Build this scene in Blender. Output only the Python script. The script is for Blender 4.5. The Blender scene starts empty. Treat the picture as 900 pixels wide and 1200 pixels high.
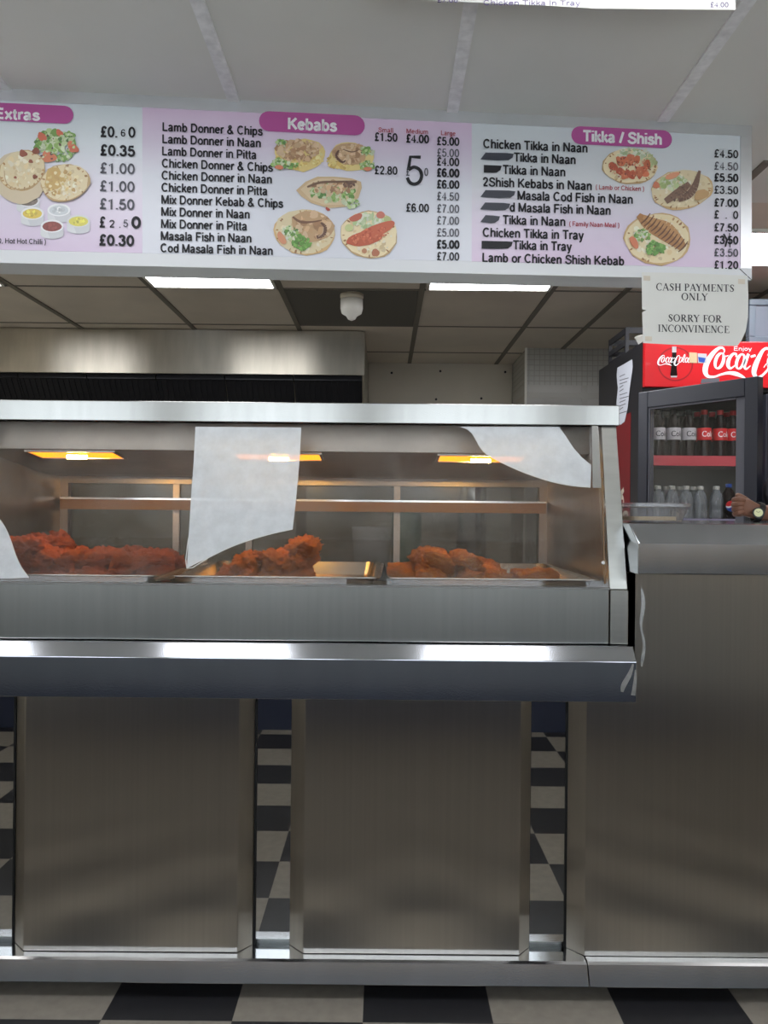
import bpy, bmesh, math, random
from mathutils import Vector, Matrix, noise

sc = bpy.context.scene
COL = sc.collection
PI = math.pi
rnd = random.Random(7)

# ------------------------------------------------------------------ camera
F, CX, CY, HC = 900.0, 450.0, 600.0, 1.3
ROLL = math.atan(0.0095)
CS, SN = math.cos(ROLL), math.sin(ROLL)
cam_d = bpy.data.cameras.new('camera')
cam = bpy.data.objects.new('camera', cam_d)
COL.objects.link(cam)
cam_d.sensor_fit = 'VERTICAL'
cam_d.sensor_height = 36.0
cam_d.sensor_width = 27.0
cam_d.lens = 36.0 * F / 1200.0
cam_d.clip_start = 0.02
cam.matrix_world = Matrix.Translation((0, 0, HC)) @ Matrix.Rotation(PI / 2, 4, 'X') @ Matrix.Rotation(ROLL, 4, 'Z')
sc.camera = cam

# ------------------------------------------------------------------ world, exposure
sc.view_settings.view_transform = 'Standard'
sc.view_settings.look = 'None'
sc.view_settings.gamma = 1.0
sc.view_settings.use_curve_mapping = False
sc.view_settings.exposure = 0.0
FRONT_LIGHT, BACK_LIGHT, LAMP = 6.5, 14.0, 3.0
w = bpy.data.worlds.new('daylight')
sc.world = w
w.use_nodes = True
bg = w.node_tree.nodes['Background']
bg.inputs[0].default_value = (0.84, 0.92, 1.0, 1)
bg.inputs[1].default_value = 3.6
try:
    sc.cycles.use_denoising = True
    sc.cycles.max_bounces = 10
    sc.cycles.transparent_max_bounces = 24
    sc.cycles.sample_clamp_indirect = 4.0
    sc.cycles.caustics_reflective = True
except Exception:
    pass


def ray(x, y):
    u, v = x - CX, y - CY
    return (u * CS + v * SN) / F, (u * SN - v * CS) / F


def at(x, y, d):
    a, b = ray(x, y)
    return Vector((a * d, d, HC + b * d))


def lin(c):
    return tuple(((v / 255.0) / 12.92 if v / 255.0 <= 0.04045 else ((v / 255.0 + 0.055) / 1.055) ** 2.4) for v in c)


# ------------------------------------------------------------------ materials
def mat(name, rgb, rough=0.5, metal=0.0, spec=0.5, noise_scale=0, noise_amt=0.15, bump=0.0, bscale=200, trans=0, emit=0, coat=0, stretch=None):
    m = bpy.data.materials.new(name)
    m.use_nodes = True
    nt = m.node_tree
    p = nt.nodes['Principled BSDF']
    c = lin(rgb)
    p.inputs['Base Color'].default_value = (*c, 1)
    p.inputs['Roughness'].default_value = rough
    p.inputs['Metallic'].default_value = metal
    p.inputs['Specular IOR Level'].default_value = spec
    p.inputs['Transmission Weight'].default_value = trans
    p.inputs['Coat Weight'].default_value = coat
    if emit:
        p.inputs['Emission Color'].default_value = (*c, 1)
        p.inputs['Emission Strength'].default_value = emit
    if noise_scale or bump:
        tc = nt.nodes.new('ShaderNodeTexCoord')
        mp = nt.nodes.new('ShaderNodeMapping')
        nt.links.new(tc.outputs['Object'], mp.inputs[0])
        if stretch:
            mp.inputs['Scale'].default_value = stretch
    if noise_scale:
        n = nt.nodes.new('ShaderNodeTexNoise')
        n.inputs['Scale'].default_value = noise_scale
        n.inputs['Detail'].default_value = 6
        nt.links.new(mp.outputs[0], n.inputs['Vector'])
        r = nt.nodes.new('ShaderNodeValToRGB')
        r.color_ramp.elements[0].position = 0.3
        r.color_ramp.elements[1].position = 0.7
        r.color_ramp.elements[0].color = (*[v * (1 - noise_amt) for v in c], 1)
        r.color_ramp.elements[1].color = (*[min(1, v * (1 + noise_amt)) for v in c], 1)
        nt.links.new(n.outputs['Fac'], r.inputs[0])
        nt.links.new(r.outputs[0], p.inputs['Base Color'])
    if bump:
        n2 = nt.nodes.new('ShaderNodeTexNoise')
        n2.inputs['Scale'].default_value = bscale
        n2.inputs['Detail'].default_value = 3
        nt.links.new(mp.outputs[0], n2.inputs['Vector'])
        b = nt.nodes.new('ShaderNodeBump')
        b.inputs['Strength'].default_value = bump
        b.inputs['Distance'].default_value = 0.002
        nt.links.new(n2.outputs['Fac'], b.inputs['Height'])
        nt.links.new(b.outputs[0], p.inputs['Normal'])
    return m


def steel(name, rgb, rough, aniso=0.0, tangent=(1, 0, 0), streak=0.08, streak_scale=(3, 3, 120), linen=0.0, wave=0.0):
    m = bpy.data.materials.new(name)
    m.use_nodes = True
    nt = m.node_tree
    L = nt.links.new
    p = nt.nodes['Principled BSDF']
    p.inputs['Metallic'].default_value = 1.0
    c = lin(rgb)
    tc = nt.nodes.new('ShaderNodeTexCoord')
    mp = nt.nodes.new('ShaderNodeMapping')
    mp.inputs['Scale'].default_value = streak_scale
    L(tc.outputs['Object'], mp.inputs[0])
    n = nt.nodes.new('ShaderNodeTexNoise')
    n.inputs['Scale'].default_value = 1.0
    n.inputs['Detail'].default_value = 5
    L(mp.outputs[0], n.inputs['Vector'])
    r = nt.nodes.new('ShaderNodeValToRGB')
    r.color_ramp.elements[0].position = 0.3
    r.color_ramp.elements[1].position = 0.7
    r.color_ramp.elements[0].color = (*[v * (1 - streak) for v in c], 1)
    r.color_ramp.elements[1].color = (*[min(1, v * (1 + streak)) for v in c], 1)
    L(n.outputs['Fac'], r.inputs[0])
    L(r.outputs[0], p.inputs['Base Color'])
    p.inputs['Roughness'].default_value = rough
    if aniso:
        p.inputs['Anisotropic'].default_value = aniso
        cx = nt.nodes.new('ShaderNodeCombineXYZ')
        for i in range(3):
            cx.inputs[i].default_value = tangent[i]
        L(cx.outputs[0], p.inputs['Tangent'])
    if linen or wave:
        b = nt.nodes.new('ShaderNodeBump')
        if linen:
            v = nt.nodes.new('ShaderNodeTexVoronoi')
            v.inputs['Scale'].default_value = 260
            L(tc.outputs['Object'], v.inputs['Vector'])
            b.inputs['Strength'].default_value = linen
            b.inputs['Distance'].default_value = 0.001
            L(v.outputs['Distance'], b.inputs['Height'])
        else:
            v = nt.nodes.new('ShaderNodeTexNoise')
            v.inputs['Scale'].default_value = 2.2
            v.inputs['Detail'].default_value = 1
            L(tc.outputs['Object'], v.inputs['Vector'])
            b.inputs['Strength'].default_value = wave
            b.inputs['Distance'].default_value = 0.02
            L(v.outputs['Fac'], b.inputs['Height'])
        L(b.outputs[0], p.inputs['Normal'])
    return m


def glassy(name, dirt_or_veil=0.05, dirt_or_veil_rgb=(200, 200, 195), tint=(1, 1, 1), rough=0.02, fres=1.0, patch=0.0, scale=6):
    """thin pane: see-through + fresnel gloss + a film of dust / condensation or a pale veil"""
    m = bpy.data.materials.new(name)
    m.use_nodes = True
    nt = m.node_tree
    L = nt.links.new
    nt.nodes.remove(nt.nodes['Principled BSDF'])
    out = nt.nodes['Material Output']
    tr = nt.nodes.new('ShaderNodeBsdfTransparent')
    tr.inputs[0].default_value = (*tint, 1)
    gl = nt.nodes.new('ShaderNodeBsdfGlossy')
    gl.inputs['Roughness'].default_value = rough
    lw = nt.nodes.new('ShaderNodeFresnel')
    lw.inputs['IOR'].default_value = 1.5
    mu = nt.nodes.new('ShaderNodeMath')
    mu.operation = 'MULTIPLY'
    mu.inputs[1].default_value = fres
    L(lw.outputs[0], mu.inputs[0])
    mx = nt.nodes.new('ShaderNodeMixShader')
    L(mu.outputs[0], mx.inputs[0])
    L(tr.outputs[0], mx.inputs[1])
    L(gl.outputs[0], mx.inputs[2])
    df = nt.nodes.new('ShaderNodeBsdfDiffuse')
    df.inputs[0].default_value = (*lin(dirt_or_veil_rgb), 1)
    mx2 = nt.nodes.new('ShaderNodeMixShader')
    if patch:
        tc = nt.nodes.new('ShaderNodeTexCoord')
        n = nt.nodes.new('ShaderNodeTexNoise')
        n.inputs['Scale'].default_value = scale
        n.inputs['Detail'].default_value = 7
        n.inputs['Roughness'].default_value = 0.65
        L(tc.outputs['Object'], n.inputs['Vector'])
        mr = nt.nodes.new('ShaderNodeMapRange')
        mr.inputs['From Min'].default_value = 0.35
        mr.inputs['From Max'].default_value = 0.7
        mr.inputs['To Min'].default_value = max(0, dirt_or_veil - patch)
        mr.inputs['To Max'].default_value = dirt_or_veil + patch
        L(n.outputs['Fac'], mr.inputs['Value'])
        L(mr.outputs[0], mx2.inputs[0])
    else:
        mx2.inputs[0].default_value = dirt_or_veil
    L(mx.outputs[0], mx2.inputs[1])
    L(df.outputs[0], mx2.inputs[2])
    L(mx2.outputs[0], out.inputs['Surface'])
    return m


def emis(name, rgb, strength):
    m = bpy.data.materials.new(name)
    m.use_nodes = True
    nt = m.node_tree
    nt.nodes.remove(nt.nodes['Principled BSDF'])
    e = nt.nodes.new('ShaderNodeEmission')
    e.inputs[0].default_value = (*lin(rgb), 1)
    e.inputs[1].default_value = strength
    nt.links.new(e.outputs[0], nt.nodes['Material Output'].inputs['Surface'])
    return m


def print_mat():
    m = bpy.data.materials.new('colour_print')
    m.use_nodes = True
    nt = m.node_tree
    p = nt.nodes['Principled BSDF']
    a = nt.nodes.new('ShaderNodeVertexColor')
    a.layer_name = 'Col'
    nt.links.new(a.outputs[0], p.inputs['Base Color'])
    p.inputs['Roughness'].default_value = 0.4
    return m


def grad_mat(name, z0, z1, stops, axis=2):
    """printed gradient of a menu panel, along its own height"""
    m = bpy.data.materials.new(name)
    m.use_nodes = True
    nt = m.node_tree
    p = nt.nodes['Principled BSDF']
    tc = nt.nodes.new('ShaderNodeTexCoord')
    sp = nt.nodes.new('ShaderNodeSeparateXYZ')
    nt.links.new(tc.outputs['Object'], sp.inputs[0])
    mr = nt.nodes.new('ShaderNodeMapRange')
    mr.inputs['From Min'].default_value = z0
    mr.inputs['From Max'].default_value = z1
    nt.links.new(sp.outputs[axis], mr.inputs['Value'])
    r = nt.nodes.new('ShaderNodeValToRGB')
    while len(r.color_ramp.elements) < len(stops):
        r.color_ramp.elements.new(0.5)
    for e, (pos, c) in zip(r.color_ramp.elements, stops):
        e.position = pos
        e.color = (*lin(c), 1)
    nt.links.new(mr.outputs[0], r.inputs[0])
    nt.links.new(r.outputs[0], p.inputs['Base Color'])
    p.inputs['Roughness'].default_value = 0.35
    return m


def checker_floor():
    m = bpy.data.materials.new('checker_tiles')
    m.use_nodes = True
    nt = m.node_tree
    L = nt.links.new
    p = nt.nodes['Principled BSDF']
    g = nt.nodes.new('ShaderNodeNewGeometry')
    mp = nt.nodes.new('ShaderNodeMapping')
    mp.vector_type = 'POINT'
    tx, ty = 0.333, 0.27
    mp.inputs['Scale'].default_value = (1 / tx, 1 / ty, 0)
    # column edge at x=-0.042, row edge at y=1.955
    mp.inputs['Location'].default_value = (0.042 / tx + 41, -1.955 / ty + 40, 0.5)
    L(g.outputs['Position'], mp.inputs[0])
    ck = nt.nodes.new('ShaderNodeTexChecker')
    ck.inputs['Scale'].default_value = 1.0
    ck.inputs['Color1'].default_value = (*lin((50, 50, 54)), 1)
    ck.inputs['Color2'].default_value = (*lin((160, 154, 144)), 1)
    L(mp.outputs[0], ck.inputs['Vector'])
    n = nt.nodes.new('ShaderNodeTexNoise')
    n.inputs['Scale'].default_value = 30
    n.inputs['Detail'].default_value = 6
    L(g.outputs['Position'], n.inputs['Vector'])
    mr = nt.nodes.new('ShaderNodeMapRange')
    mr.inputs['To Min'].default_value = 0.75
    mr.inputs['To Max'].default_value = 1.2
    L(n.outputs['Fac'], mr.inputs['Value'])
    mx = nt.nodes.new('ShaderNodeMix')
    mx.data_type = 'RGBA'
    mx.blend_type = 'MULTIPLY'
    mx.inputs[0].default_value = 1.0
    L(ck.outputs[0], mx.inputs[6])
    L(mr.outputs[0], mx.inputs[7])
    L(mx.outputs[2], p.inputs['Base Color'])
    p.inputs['Roughness'].default_value = 0.35
    return m


def tile_wall(name, rgb, sx, sz, grout):
    m = bpy.data.materials.new(name)
    m.use_nodes = True
    nt = m.node_tree
    L = nt.links.new
    p = nt.nodes['Principled BSDF']
    g = nt.nodes.new('ShaderNodeNewGeometry')
    sp = nt.nodes.new('ShaderNodeSeparateXYZ')
    L(g.outputs['Position'], sp.inputs[0])
    cb = nt.nodes.new('ShaderNodeCombineXYZ')
    L(sp.outputs[0], cb.inputs[0])
    L(sp.outputs[2], cb.inputs[1])
    b = nt.nodes.new('ShaderNodeTexBrick')
    b.offset = 0.0
    b.inputs['Scale'].default_value = 1.0
    b.inputs['Brick Width'].default_value = sx
    b.inputs['Row Height'].default_value = sz
    b.inputs['Mortar Size'].default_value = min(sx, sz) * 0.07
    b.inputs['Color1'].default_value = (*lin(rgb), 1)
    b.inputs['Color2'].default_value = (*lin(tuple(v * 0.97 for v in rgb)), 1)
    b.inputs['Mortar'].default_value = (*lin(grout), 1)
    L(cb.outputs[0], b.inputs['Vector'])
    L(b.outputs['Color'], p.inputs['Base Color'])
    bp = nt.nodes.new('ShaderNodeBump')
    bp.inputs['Strength'].default_value = 0.4
    bp.inputs['Distance'].default_value = 0.003
    bp.invert = True
    L(b.outputs['Fac'], bp.inputs['Height'])
    L(bp.outputs[0], p.inputs['Normal'])
    p.inputs['Roughness'].default_value = 0.25
    return m


M = {}
M['floor'] = checker_floor()
M['ceil_front'] = mat('ceiling_tile_vinyl', (230, 230, 224), 0.6, noise_scale=3, noise_amt=0.03)
M['ceil_back'] = mat('ceiling_tile_beige', (222, 212, 198), 0.7, noise_scale=2.5, noise_amt=0.08)  # kitchen tiles, slightly browner and darker than the front ones
M['ceil_dark'] = mat('ceiling_tile_grey', (105, 102, 96), 0.7)
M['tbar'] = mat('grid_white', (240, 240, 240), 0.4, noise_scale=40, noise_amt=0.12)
M['tbar_back'] = mat('grid_brown_grey', (120, 114, 104), 0.6)  # kitchen grid bars in an even brownish grey
M['wall'] = mat('cream_paint', (205, 198, 182), 0.6, noise_scale=4, noise_amt=0.05)
M['wall_back'] = mat('cream_board', (196, 188, 172), 0.6, noise_scale=3, noise_amt=0.06)
M['navy'] = mat('navy_wainscot', (58, 66, 90), 0.35)
M['tile_small'] = tile_wall('small_white_tiles', (182, 180, 173), 0.036, 0.036, (160, 157, 150))
M['tile_big'] = tile_wall('plain_white_tiles', (184, 181, 175), 0.45, 0.3, (176, 172, 164))
M['panel'] = steel('brushed_panel_steel', (216, 210, 200), 0.29, 1.0, (1, 0, 0), streak=0.03, streak_scale=(120, 3, 1))
M['chamfer'] = steel('panel_edge_steel', (188, 186, 182), 0.24, 0.5, (0, 0, 1), streak=0.05, streak_scale=(60, 60, 2))
M['mirror'] = steel('polished_strip_steel', (205, 203, 198), 0.012, streak=0.02, streak_scale=(5, 5, 5))
M['body'] = steel('case_steel', (178, 180, 176), 0.28, 0.3, (0, 0, 1), streak=0.04, streak_scale=(60, 3, 2))
M['rail'] = steel('rail_steel', (172, 172, 168), 0.24, 0.5, (0, 0, 1), streak=0.05, streak_scale=(30, 3, 3))
M['linen'] = steel('linen_pattern_steel', (196, 199, 204), 0.13, 0.0, (0, 0, 1), streak=0.04, streak_scale=(20, 5, 5), linen=0.03)
M['post'] = steel('post_steel', (196, 196, 190), 0.3, streak=0.05, streak_scale=(8, 8, 60))
M['inner'] = steel('inner_steel', (165, 155, 145), 0.38, streak=0.12, streak_scale=(8, 8, 8))
M['hood'] = steel('hood_steel', (176, 170, 158), 0.3, 0.85, (0, 0, 1), streak=0.08, streak_scale=(20, 4, 4))
M['scuff'] = steel('ground_steel', (205, 205, 202), 0.42, streak=0.15, streak_scale=(60, 60, 60))
M['bright_edge'] = steel('edge_steel', (235, 235, 232), 0.2, streak=0.02)
M['dull_black'] = mat('dull_black_finish', (22, 22, 22), 0.6)  # one even dull black, for thin edge strips and a clip
M['filter'] = mat('black_baffle', (30, 30, 34), 0.4, metal=0.5)
M['pane'] = glassy('dusty_case_glass', dirt_or_veil=0.062, dirt_or_veil_rgb=(190, 186, 178), patch=0.05, scale=9)
M['clear'] = glassy('clear_glass', dirt_or_veil=0.015)
M['door_pane'] = glassy('fridge_door_glass', dirt_or_veil=0.012, fres=0.4)
M['veil'] = glassy('milky_veil', dirt_or_veil=0.62, dirt_or_veil_rgb=(246, 250, 252), patch=0.07, scale=22, rough=0.3)
M['veil_edge'] = glassy('veil_edge', dirt_or_veil=0.75, dirt_or_veil_rgb=(235, 236, 232), rough=0.3)
M['backpane'] = glassy('misted_back_glass', dirt_or_veil=0.07, dirt_or_veil_rgb=(150, 148, 140), patch=0.05, scale=3, rough=0.15, tint=(.55, .54, .52))
M['plastic'] = glassy('clear_plastic', dirt_or_veil=0.12, dirt_or_veil_rgb=(230, 232, 235), fres=1.6, rough=0.08)
M['lamp'] = emis('amber_heat_lamp', (255, 138, 20), LAMP)
M['bulb'] = emis('lamp_bulb', (255, 196, 100), 300.0)
M['front_light'] = emis('front_diffuser', (252, 252, 255), FRONT_LIGHT)
M['back_light'] = emis('back_diffuser', (250, 252, 255), BACK_LIGHT)
M['white'] = mat('white_plastic', (228, 226, 218), 0.45)
M['offwhite'] = mat('aged_plastic', (214, 204, 186), 0.5, noise_scale=20, noise_amt=0.1)
M['paper'] = mat('white_paper', (226, 226, 220), 0.8, noise_scale=6, noise_amt=0.03)
M['paper_blue'] = mat('printed_paper', (205, 208, 218), 0.8)
M['ink'] = mat('black_ink', (26, 26, 32), 0.6)
M['ink_grey'] = mat('faded_ink', (92, 92, 100), 0.6)
M['marker'] = mat('marker_pen', (66, 68, 78), 0.5)
M['ink_red'] = mat('red_ink', (176, 58, 70), 0.6)
M['ink_serif'] = mat('printer_ink', (58, 58, 60), 0.7)
M['ink_purple'] = mat('marker_ink', (88, 70, 130), 0.7)
M['magenta'] = mat('magenta_print', (188, 88, 156), 0.4)
M['white_print'] = mat('white_print', (246, 244, 246), 0.4)
M['frame'] = steel('sign_aluminium', (222, 224, 226), 0.4, streak=0.04, streak_scale=(10, 10, 10))
M['frame_white'] = mat('white_sign_trim', (226, 228, 230), 0.4)
M['print'] = print_mat()
M['black'] = mat('black_fridge_paint', (34, 34, 38), 0.4)
M['charcoal'] = mat('door_frame_plastic', (48, 50, 60), 0.35)
M['fridge_in'] = mat('fridge_liner', (190, 190, 186), 0.5)
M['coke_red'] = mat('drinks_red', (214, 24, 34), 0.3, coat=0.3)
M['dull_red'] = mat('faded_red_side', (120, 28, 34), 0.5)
M['cola'] = mat('cola_drink', (22, 10, 8), 0.25, spec=0.3)
M['cap_black'] = mat('black_cap', (24, 24, 26), 0.4)
M['cap_red'] = mat('red_cap', (200, 30, 34), 0.4)
M['label_silver'] = mat('silver_label', (190, 186, 190), 0.4)
M['label_red'] = mat('red_label', (205, 32, 36), 0.4)
M['label_blue'] = mat('blue_label', (40, 80, 170), 0.35)
M['label_green'] = mat('green_label', (90, 150, 70), 0.4)
M['yellow'] = mat('yellow_label', (220, 190, 50), 0.4)
M['strip_red'] = mat('red_price_strip', (190, 70, 80), 0.4)
M['strip_lilac'] = mat('lilac_price_strip', (168, 162, 190), 0.4)
M['wire'] = mat('white_wire', (200, 200, 200), 0.4)
M['water'] = glassy('water_bottle', dirt_or_veil=0.22, dirt_or_veil_rgb=(205, 212, 220), fres=2.0, rough=0.05)
M['skin'] = mat('brown_skin', (122, 82, 62), 0.5, noise_scale=40, noise_amt=0.08, bump=0.15, bscale=180)
M['strap'] = mat('black_strap', (20, 20, 22), 0.4)
M['dial'] = mat('cream_dial', (222, 222, 170), 0.4)
M['shirt'] = mat('dark_shirt', (40, 42, 50), 0.8)
M['trouser'] = mat('dark_trousers', (30, 30, 36), 0.8)
M['hair'] = mat('black_hair', (18, 16, 15), 0.6)
M['screen'] = mat('grey_screen', (120, 126, 138), 0.25)
M['screen_frame'] = mat('grey_bezel', (104, 114, 126), 0.4)
M['darkbox'] = mat('dark_crate', (50, 50, 56), 0.5)
M['beige'] = mat('beige_food', (205, 180, 140), 0.7)
M['wood'] = mat('brown_wood', (120, 92, 62), 0.6)
M['tray'] = steel('tray_steel', (205, 200, 190), 0.25, streak=0.05, streak_scale=(10, 10, 10))
M['green'] = mat('green_plastic', (60, 100, 70), 0.5)
M['tub'] = mat('pale_tub', (190, 190, 196), 0.5)


def food(name, a, b, c, scale):
    m = bpy.data.materials.new(name)
    m.use_nodes = True
    nt = m.node_tree
    L = nt.links.new
    p = nt.nodes['Principled BSDF']
    tc = nt.nodes.new('ShaderNodeTexCoord')
    oi = nt.nodes.new('ShaderNodeObjectInfo')
    ad = nt.nodes.new('ShaderNodeVectorMath')
    ad.operation = 'ADD'
    L(tc.outputs['Object'], ad.inputs[0])
    L(oi.outputs['Random'], ad.inputs[1])
    n = nt.nodes.new('ShaderNodeTexNoise')
    n.inputs['Scale'].default_value = scale
    n.inputs['Detail'].default_value = 7
    n.inputs['Roughness'].default_value = 0.65
    L(ad.outputs[0], n.inputs['Vector'])
    r = nt.nodes.new('ShaderNodeValToRGB')
    r.color_ramp.elements.new(0.5)
    for e, (pos, col) in zip(r.color_ramp.elements, ((0.34, a), (0.5, b), (0.66, c))):
        e.position = pos
        e.color = (*lin(col), 1)
    L(n.outputs['Fac'], r.inputs[0])
    hv = nt.nodes.new('ShaderNodeHueSaturation')
    vr = nt.nodes.new('ShaderNodeMapRange')
    vr.inputs['To Min'].default_value = 0.7
    vr.inputs['To Max'].default_value = 1.2
    L(oi.outputs['Random'], vr.inputs['Value'])
    L(vr.outputs[0], hv.inputs['Value'])
    L(r.outputs[0], hv.inputs['Color'])
    L(hv.outputs[0], p.inputs['Base Color'])
    n2 = nt.nodes.new('ShaderNodeTexNoise')
    n2.inputs['Scale'].default_value = 130
    n2.inputs['Detail'].default_value = 4
    L(tc.outputs['Object'], n2.inputs['Vector'])
    bp = nt.nodes.new('ShaderNodeBump')
    bp.inputs['Strength'].default_value = 0.8
    bp.inputs['Distance'].default_value = 0.009
    L(n2.outputs['Fac'], bp.inputs['Height'])
    L(bp.outputs[0], p.inputs['Normal'])
    p.inputs['Roughness'].default_value = 0.55
    return m


M['tandoori'] = food('tandoori_crust', (104, 34, 18), (204, 92, 50), (238, 150, 100), 26)
M['spiced'] = food('spiced_crust', (156, 66, 22), (228, 124, 48), (248, 190, 100), 26)
M['batter'] = food('golden_batter', (156, 66, 18), (226, 124, 36), (252, 206, 92), 18)


# ------------------------------------------------------------------ mesh building
class MB:
    def __init__(self):
        self.bm = bmesh.new()

    def box(self, x0, x1, y0, y1, z0, z1):
        v = [self.bm.verts.new(p) for p in ((x0, y0, z0), (x1, y0, z0), (x1, y1, z0), (x0, y1, z0), (x0, y0, z1), (x1, y0, z1), (x1, y1, z1), (x0, y1, z1))]
        for f in ((0, 3, 2, 1), (4, 5, 6, 7), (0, 1, 5, 4), (1, 2, 6, 5), (2, 3, 7, 6), (3, 0, 4, 7)):
            self.bm.faces.new([v[i] for i in f])
        return self

    def prism(self, pts0, pts1):
        """two matching 3-D polygons joined by side faces"""
        a = [self.bm.verts.new(p) for p in pts0]
        b = [self.bm.verts.new(p) for p in pts1]
        n = len(a)
        self.bm.faces.new(a)
        self.bm.faces.new(list(reversed(b)))
        for i in range(n):
            self.bm.faces.new((a[i], b[i], b[(i + 1) % n], a[(i + 1) % n]))
        return self

    def prof_x(self, prof, x0, x1):
        return self.prism([(x0, y, z) for y, z in prof], [(x1, y, z) for y, z in prof])

    def prof_z(self, prof, z0, z1):
        return self.prism([(x, y, z0) for x, y in prof], [(x, y, z1) for x, y in prof])

    def poly(self, pts):
        self.bm.faces.new([self.bm.verts.new(p) for p in pts])
        return self

    def loft(self, rings, cap0=True, cap1=True, closed=True):
        R = [[self.bm.verts.new(p) for p in r] for r in rings]
        n = len(R[0])
        for a, b in zip(R, R[1:]):
            for i in range(n if closed else n - 1):
                self.bm.faces.new((a[i], a[(i + 1) % n], b[(i + 1) % n], b[i]))
        if cap0:
            self.bm.faces.new(list(reversed(R[0])))
        if cap1:
            self.bm.faces.new(R[-1])
        return self

    def lathe(self, prof, cx=0, cy=0, n=24, cap0=True, cap1=True):
        return self.loft([[(cx + r * math.cos(2 * PI * k / n), cy + r * math.sin(2 * PI * k / n), z) for k in range(n)] for r, z in prof], cap0, cap1)

    def rrect(self, x0, x1, y0, y1, z, r, n=5):
        out = []
        for cx, cy, a in ((x1 - r, y1 - r, 0), (x0 + r, y1 - r, 1), (x0 + r, y0 + r, 2), (x1 - r, y0 + r, 3)):
            for k in range(n):
                t = (a + k / (n - 1)) * PI / 2
                out.append((cx + r * math.cos(t), cy + r * math.sin(t), z))
        return out

    def tube(self, pts, r, n=8):
        pts = [Vector(p) for p in pts]
        rings = []
        for i, p in enumerate(pts):
            t = (pts[min(i + 1, len(pts) - 1)] - pts[max(i - 1, 0)]).normalized()
            a = t.orthogonal().normalized() if i == 0 else (prev - t * prev.dot(t)).normalized()
            prev = a
            b = t.cross(a)
            rr = r[i] if isinstance(r, (list, tuple)) else r
            rings.append([p + (a * math.cos(2 * PI * k / n) + b * math.sin(2 * PI * k / n)) * rr for k in range(n)])
        return self.loft(rings)

    def build(self, name, m, parent=None, bevel=0.0, smooth=False, solid=0.0, recalc=True, local=False):
        if recalc:
            bmesh.ops.recalc_face_normals(self.bm, faces=self.bm.faces[:])
        if parent is not None and not local:
            off = parent.get('_base', None)
            o = Vector(off) if off is not None else world_base(parent)
            bmesh.ops.translate(self.bm, verts=self.bm.verts[:], vec=-o)
        me = bpy.data.meshes.new(name)
        self.bm.to_mesh(me)
        self.bm.free()
        me.materials.append(m)
        if smooth:
            for p in me.polygons:
                p.use_smooth = True
        ob = bpy.data.objects.new(name, me)
        COL.objects.link(ob)
        if parent is not None:
            ob.parent = parent
        if bevel:
            b = ob.modifiers.new('bevel', 'BEVEL')
            b.width = bevel
            b.segments = 2
            b.limit_method = 'ANGLE'
            b.angle_limit = math.radians(40)
        if solid:
            s = ob.modifiers.new('solidify', 'SOLIDIFY')
            s.thickness = solid
            s.offset = 0
        return ob


def world_base(o):
    v = Vector((0, 0, 0))
    while o is not None:
        v += Vector(o.location)
        o = o.parent
    return v


def thing(name, label, cat, loc=(0, 0, 0), group=None, rotz=0.0):
    o = bpy.data.objects.new(name, None)
    o.empty_display_size = 0.05
    COL.objects.link(o)
    o.location = loc
    o.rotation_euler = (0, 0, rotz)
    tag(o, label, cat, group)
    return o


def tag(o, label=None, cat=None, group=None, kind=None):
    if label:
        o['label'] = label
    if cat:
        o['category'] = cat
    if group:
        o['group'] = group
    if kind:
        o['kind'] = kind
    return o


def struct(name, mb, m, **k):
    return tag(mb.build(name, m, **k), kind='structure')


def dup(root, loc, rot=None, scale=None, label=None, group=None):
    c = root.copy()
    COL.objects.link(c)
    c.location = loc
    if rot is not None:
        c.rotation_euler = rot
    if scale is not None:
        c.scale = scale
    tag(c, label, None, group)
    for ch in list(root.children):
        d = ch.copy()
        COL.objects.link(d)
        d.parent = c
        for g in list(ch.children):
            e = g.copy()
            COL.objects.link(e)
            e.parent = d
    return c


# ------------------------------------------------------------------ room
ZC = 2.42
XL, XR, YF, YB = -2.75, 2.55, -0.3, 5.77
struct('floor', MB().box(XL - .1, XR + .1, YF - .1, YB + .1, -0.1, 0), M['floor'])
Y_SIGN = 2.75
struct('ceiling', MB().box(XL - .1, XR + .1, YF - .1, Y_SIGN, ZC, ZC + .1), M['ceil_front'])
struct('ceiling', MB().box(XL - .1, XR + .1, Y_SIGN, YB + .1, ZC, ZC + .1), M['ceil_back'])
struct('wall_back', MB().box(XL - .1, XR + .1, YB, YB + .1, 0, ZC), M['wall_back'])
struct('wall_left', MB().box(XL - .1, XL, YF - .1, YB + .1, 0, ZC), M['wall'])
struct('wall_right', MB().box(XR, XR + .1, YF - .1, YB + .1, 0, ZC), M['wall'])
fw = MB()
fw.box(XL, XR, YF - .1, YF, .30, 1.02)
struct('wall_front', fw, mat('grey_lower_wall', (132, 139, 147), 0.5))
struct('baseboard_front', MB().box(XL, XR, YF - .1, YF + .004, 0, .30), M['navy'])
struct('trim_1', MB().box(XL, XR, YF - .1, YF + .01, 1.02, 1.28), mat('beige_sill_wall', (196, 180, 158), 0.6))
struct('trim_2', MB().box(XL, XR, YF - .1, YF, 2.2, ZC), mat('beige_rail', (150, 140, 124), .5))
for k, x in enumerate((XL + .12, -1.3, -0.1, 1.1, XR - .12)):
    struct('trim_%d' % (k + 3), MB().box(x - .12, x + .12, YF - .1, YF, 1.28, 2.2), M['wall'])
struct('window_1', MB().box(XL, XR, YF - .06, YF - .055, 1.28, 2.2), M['clear'])
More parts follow.
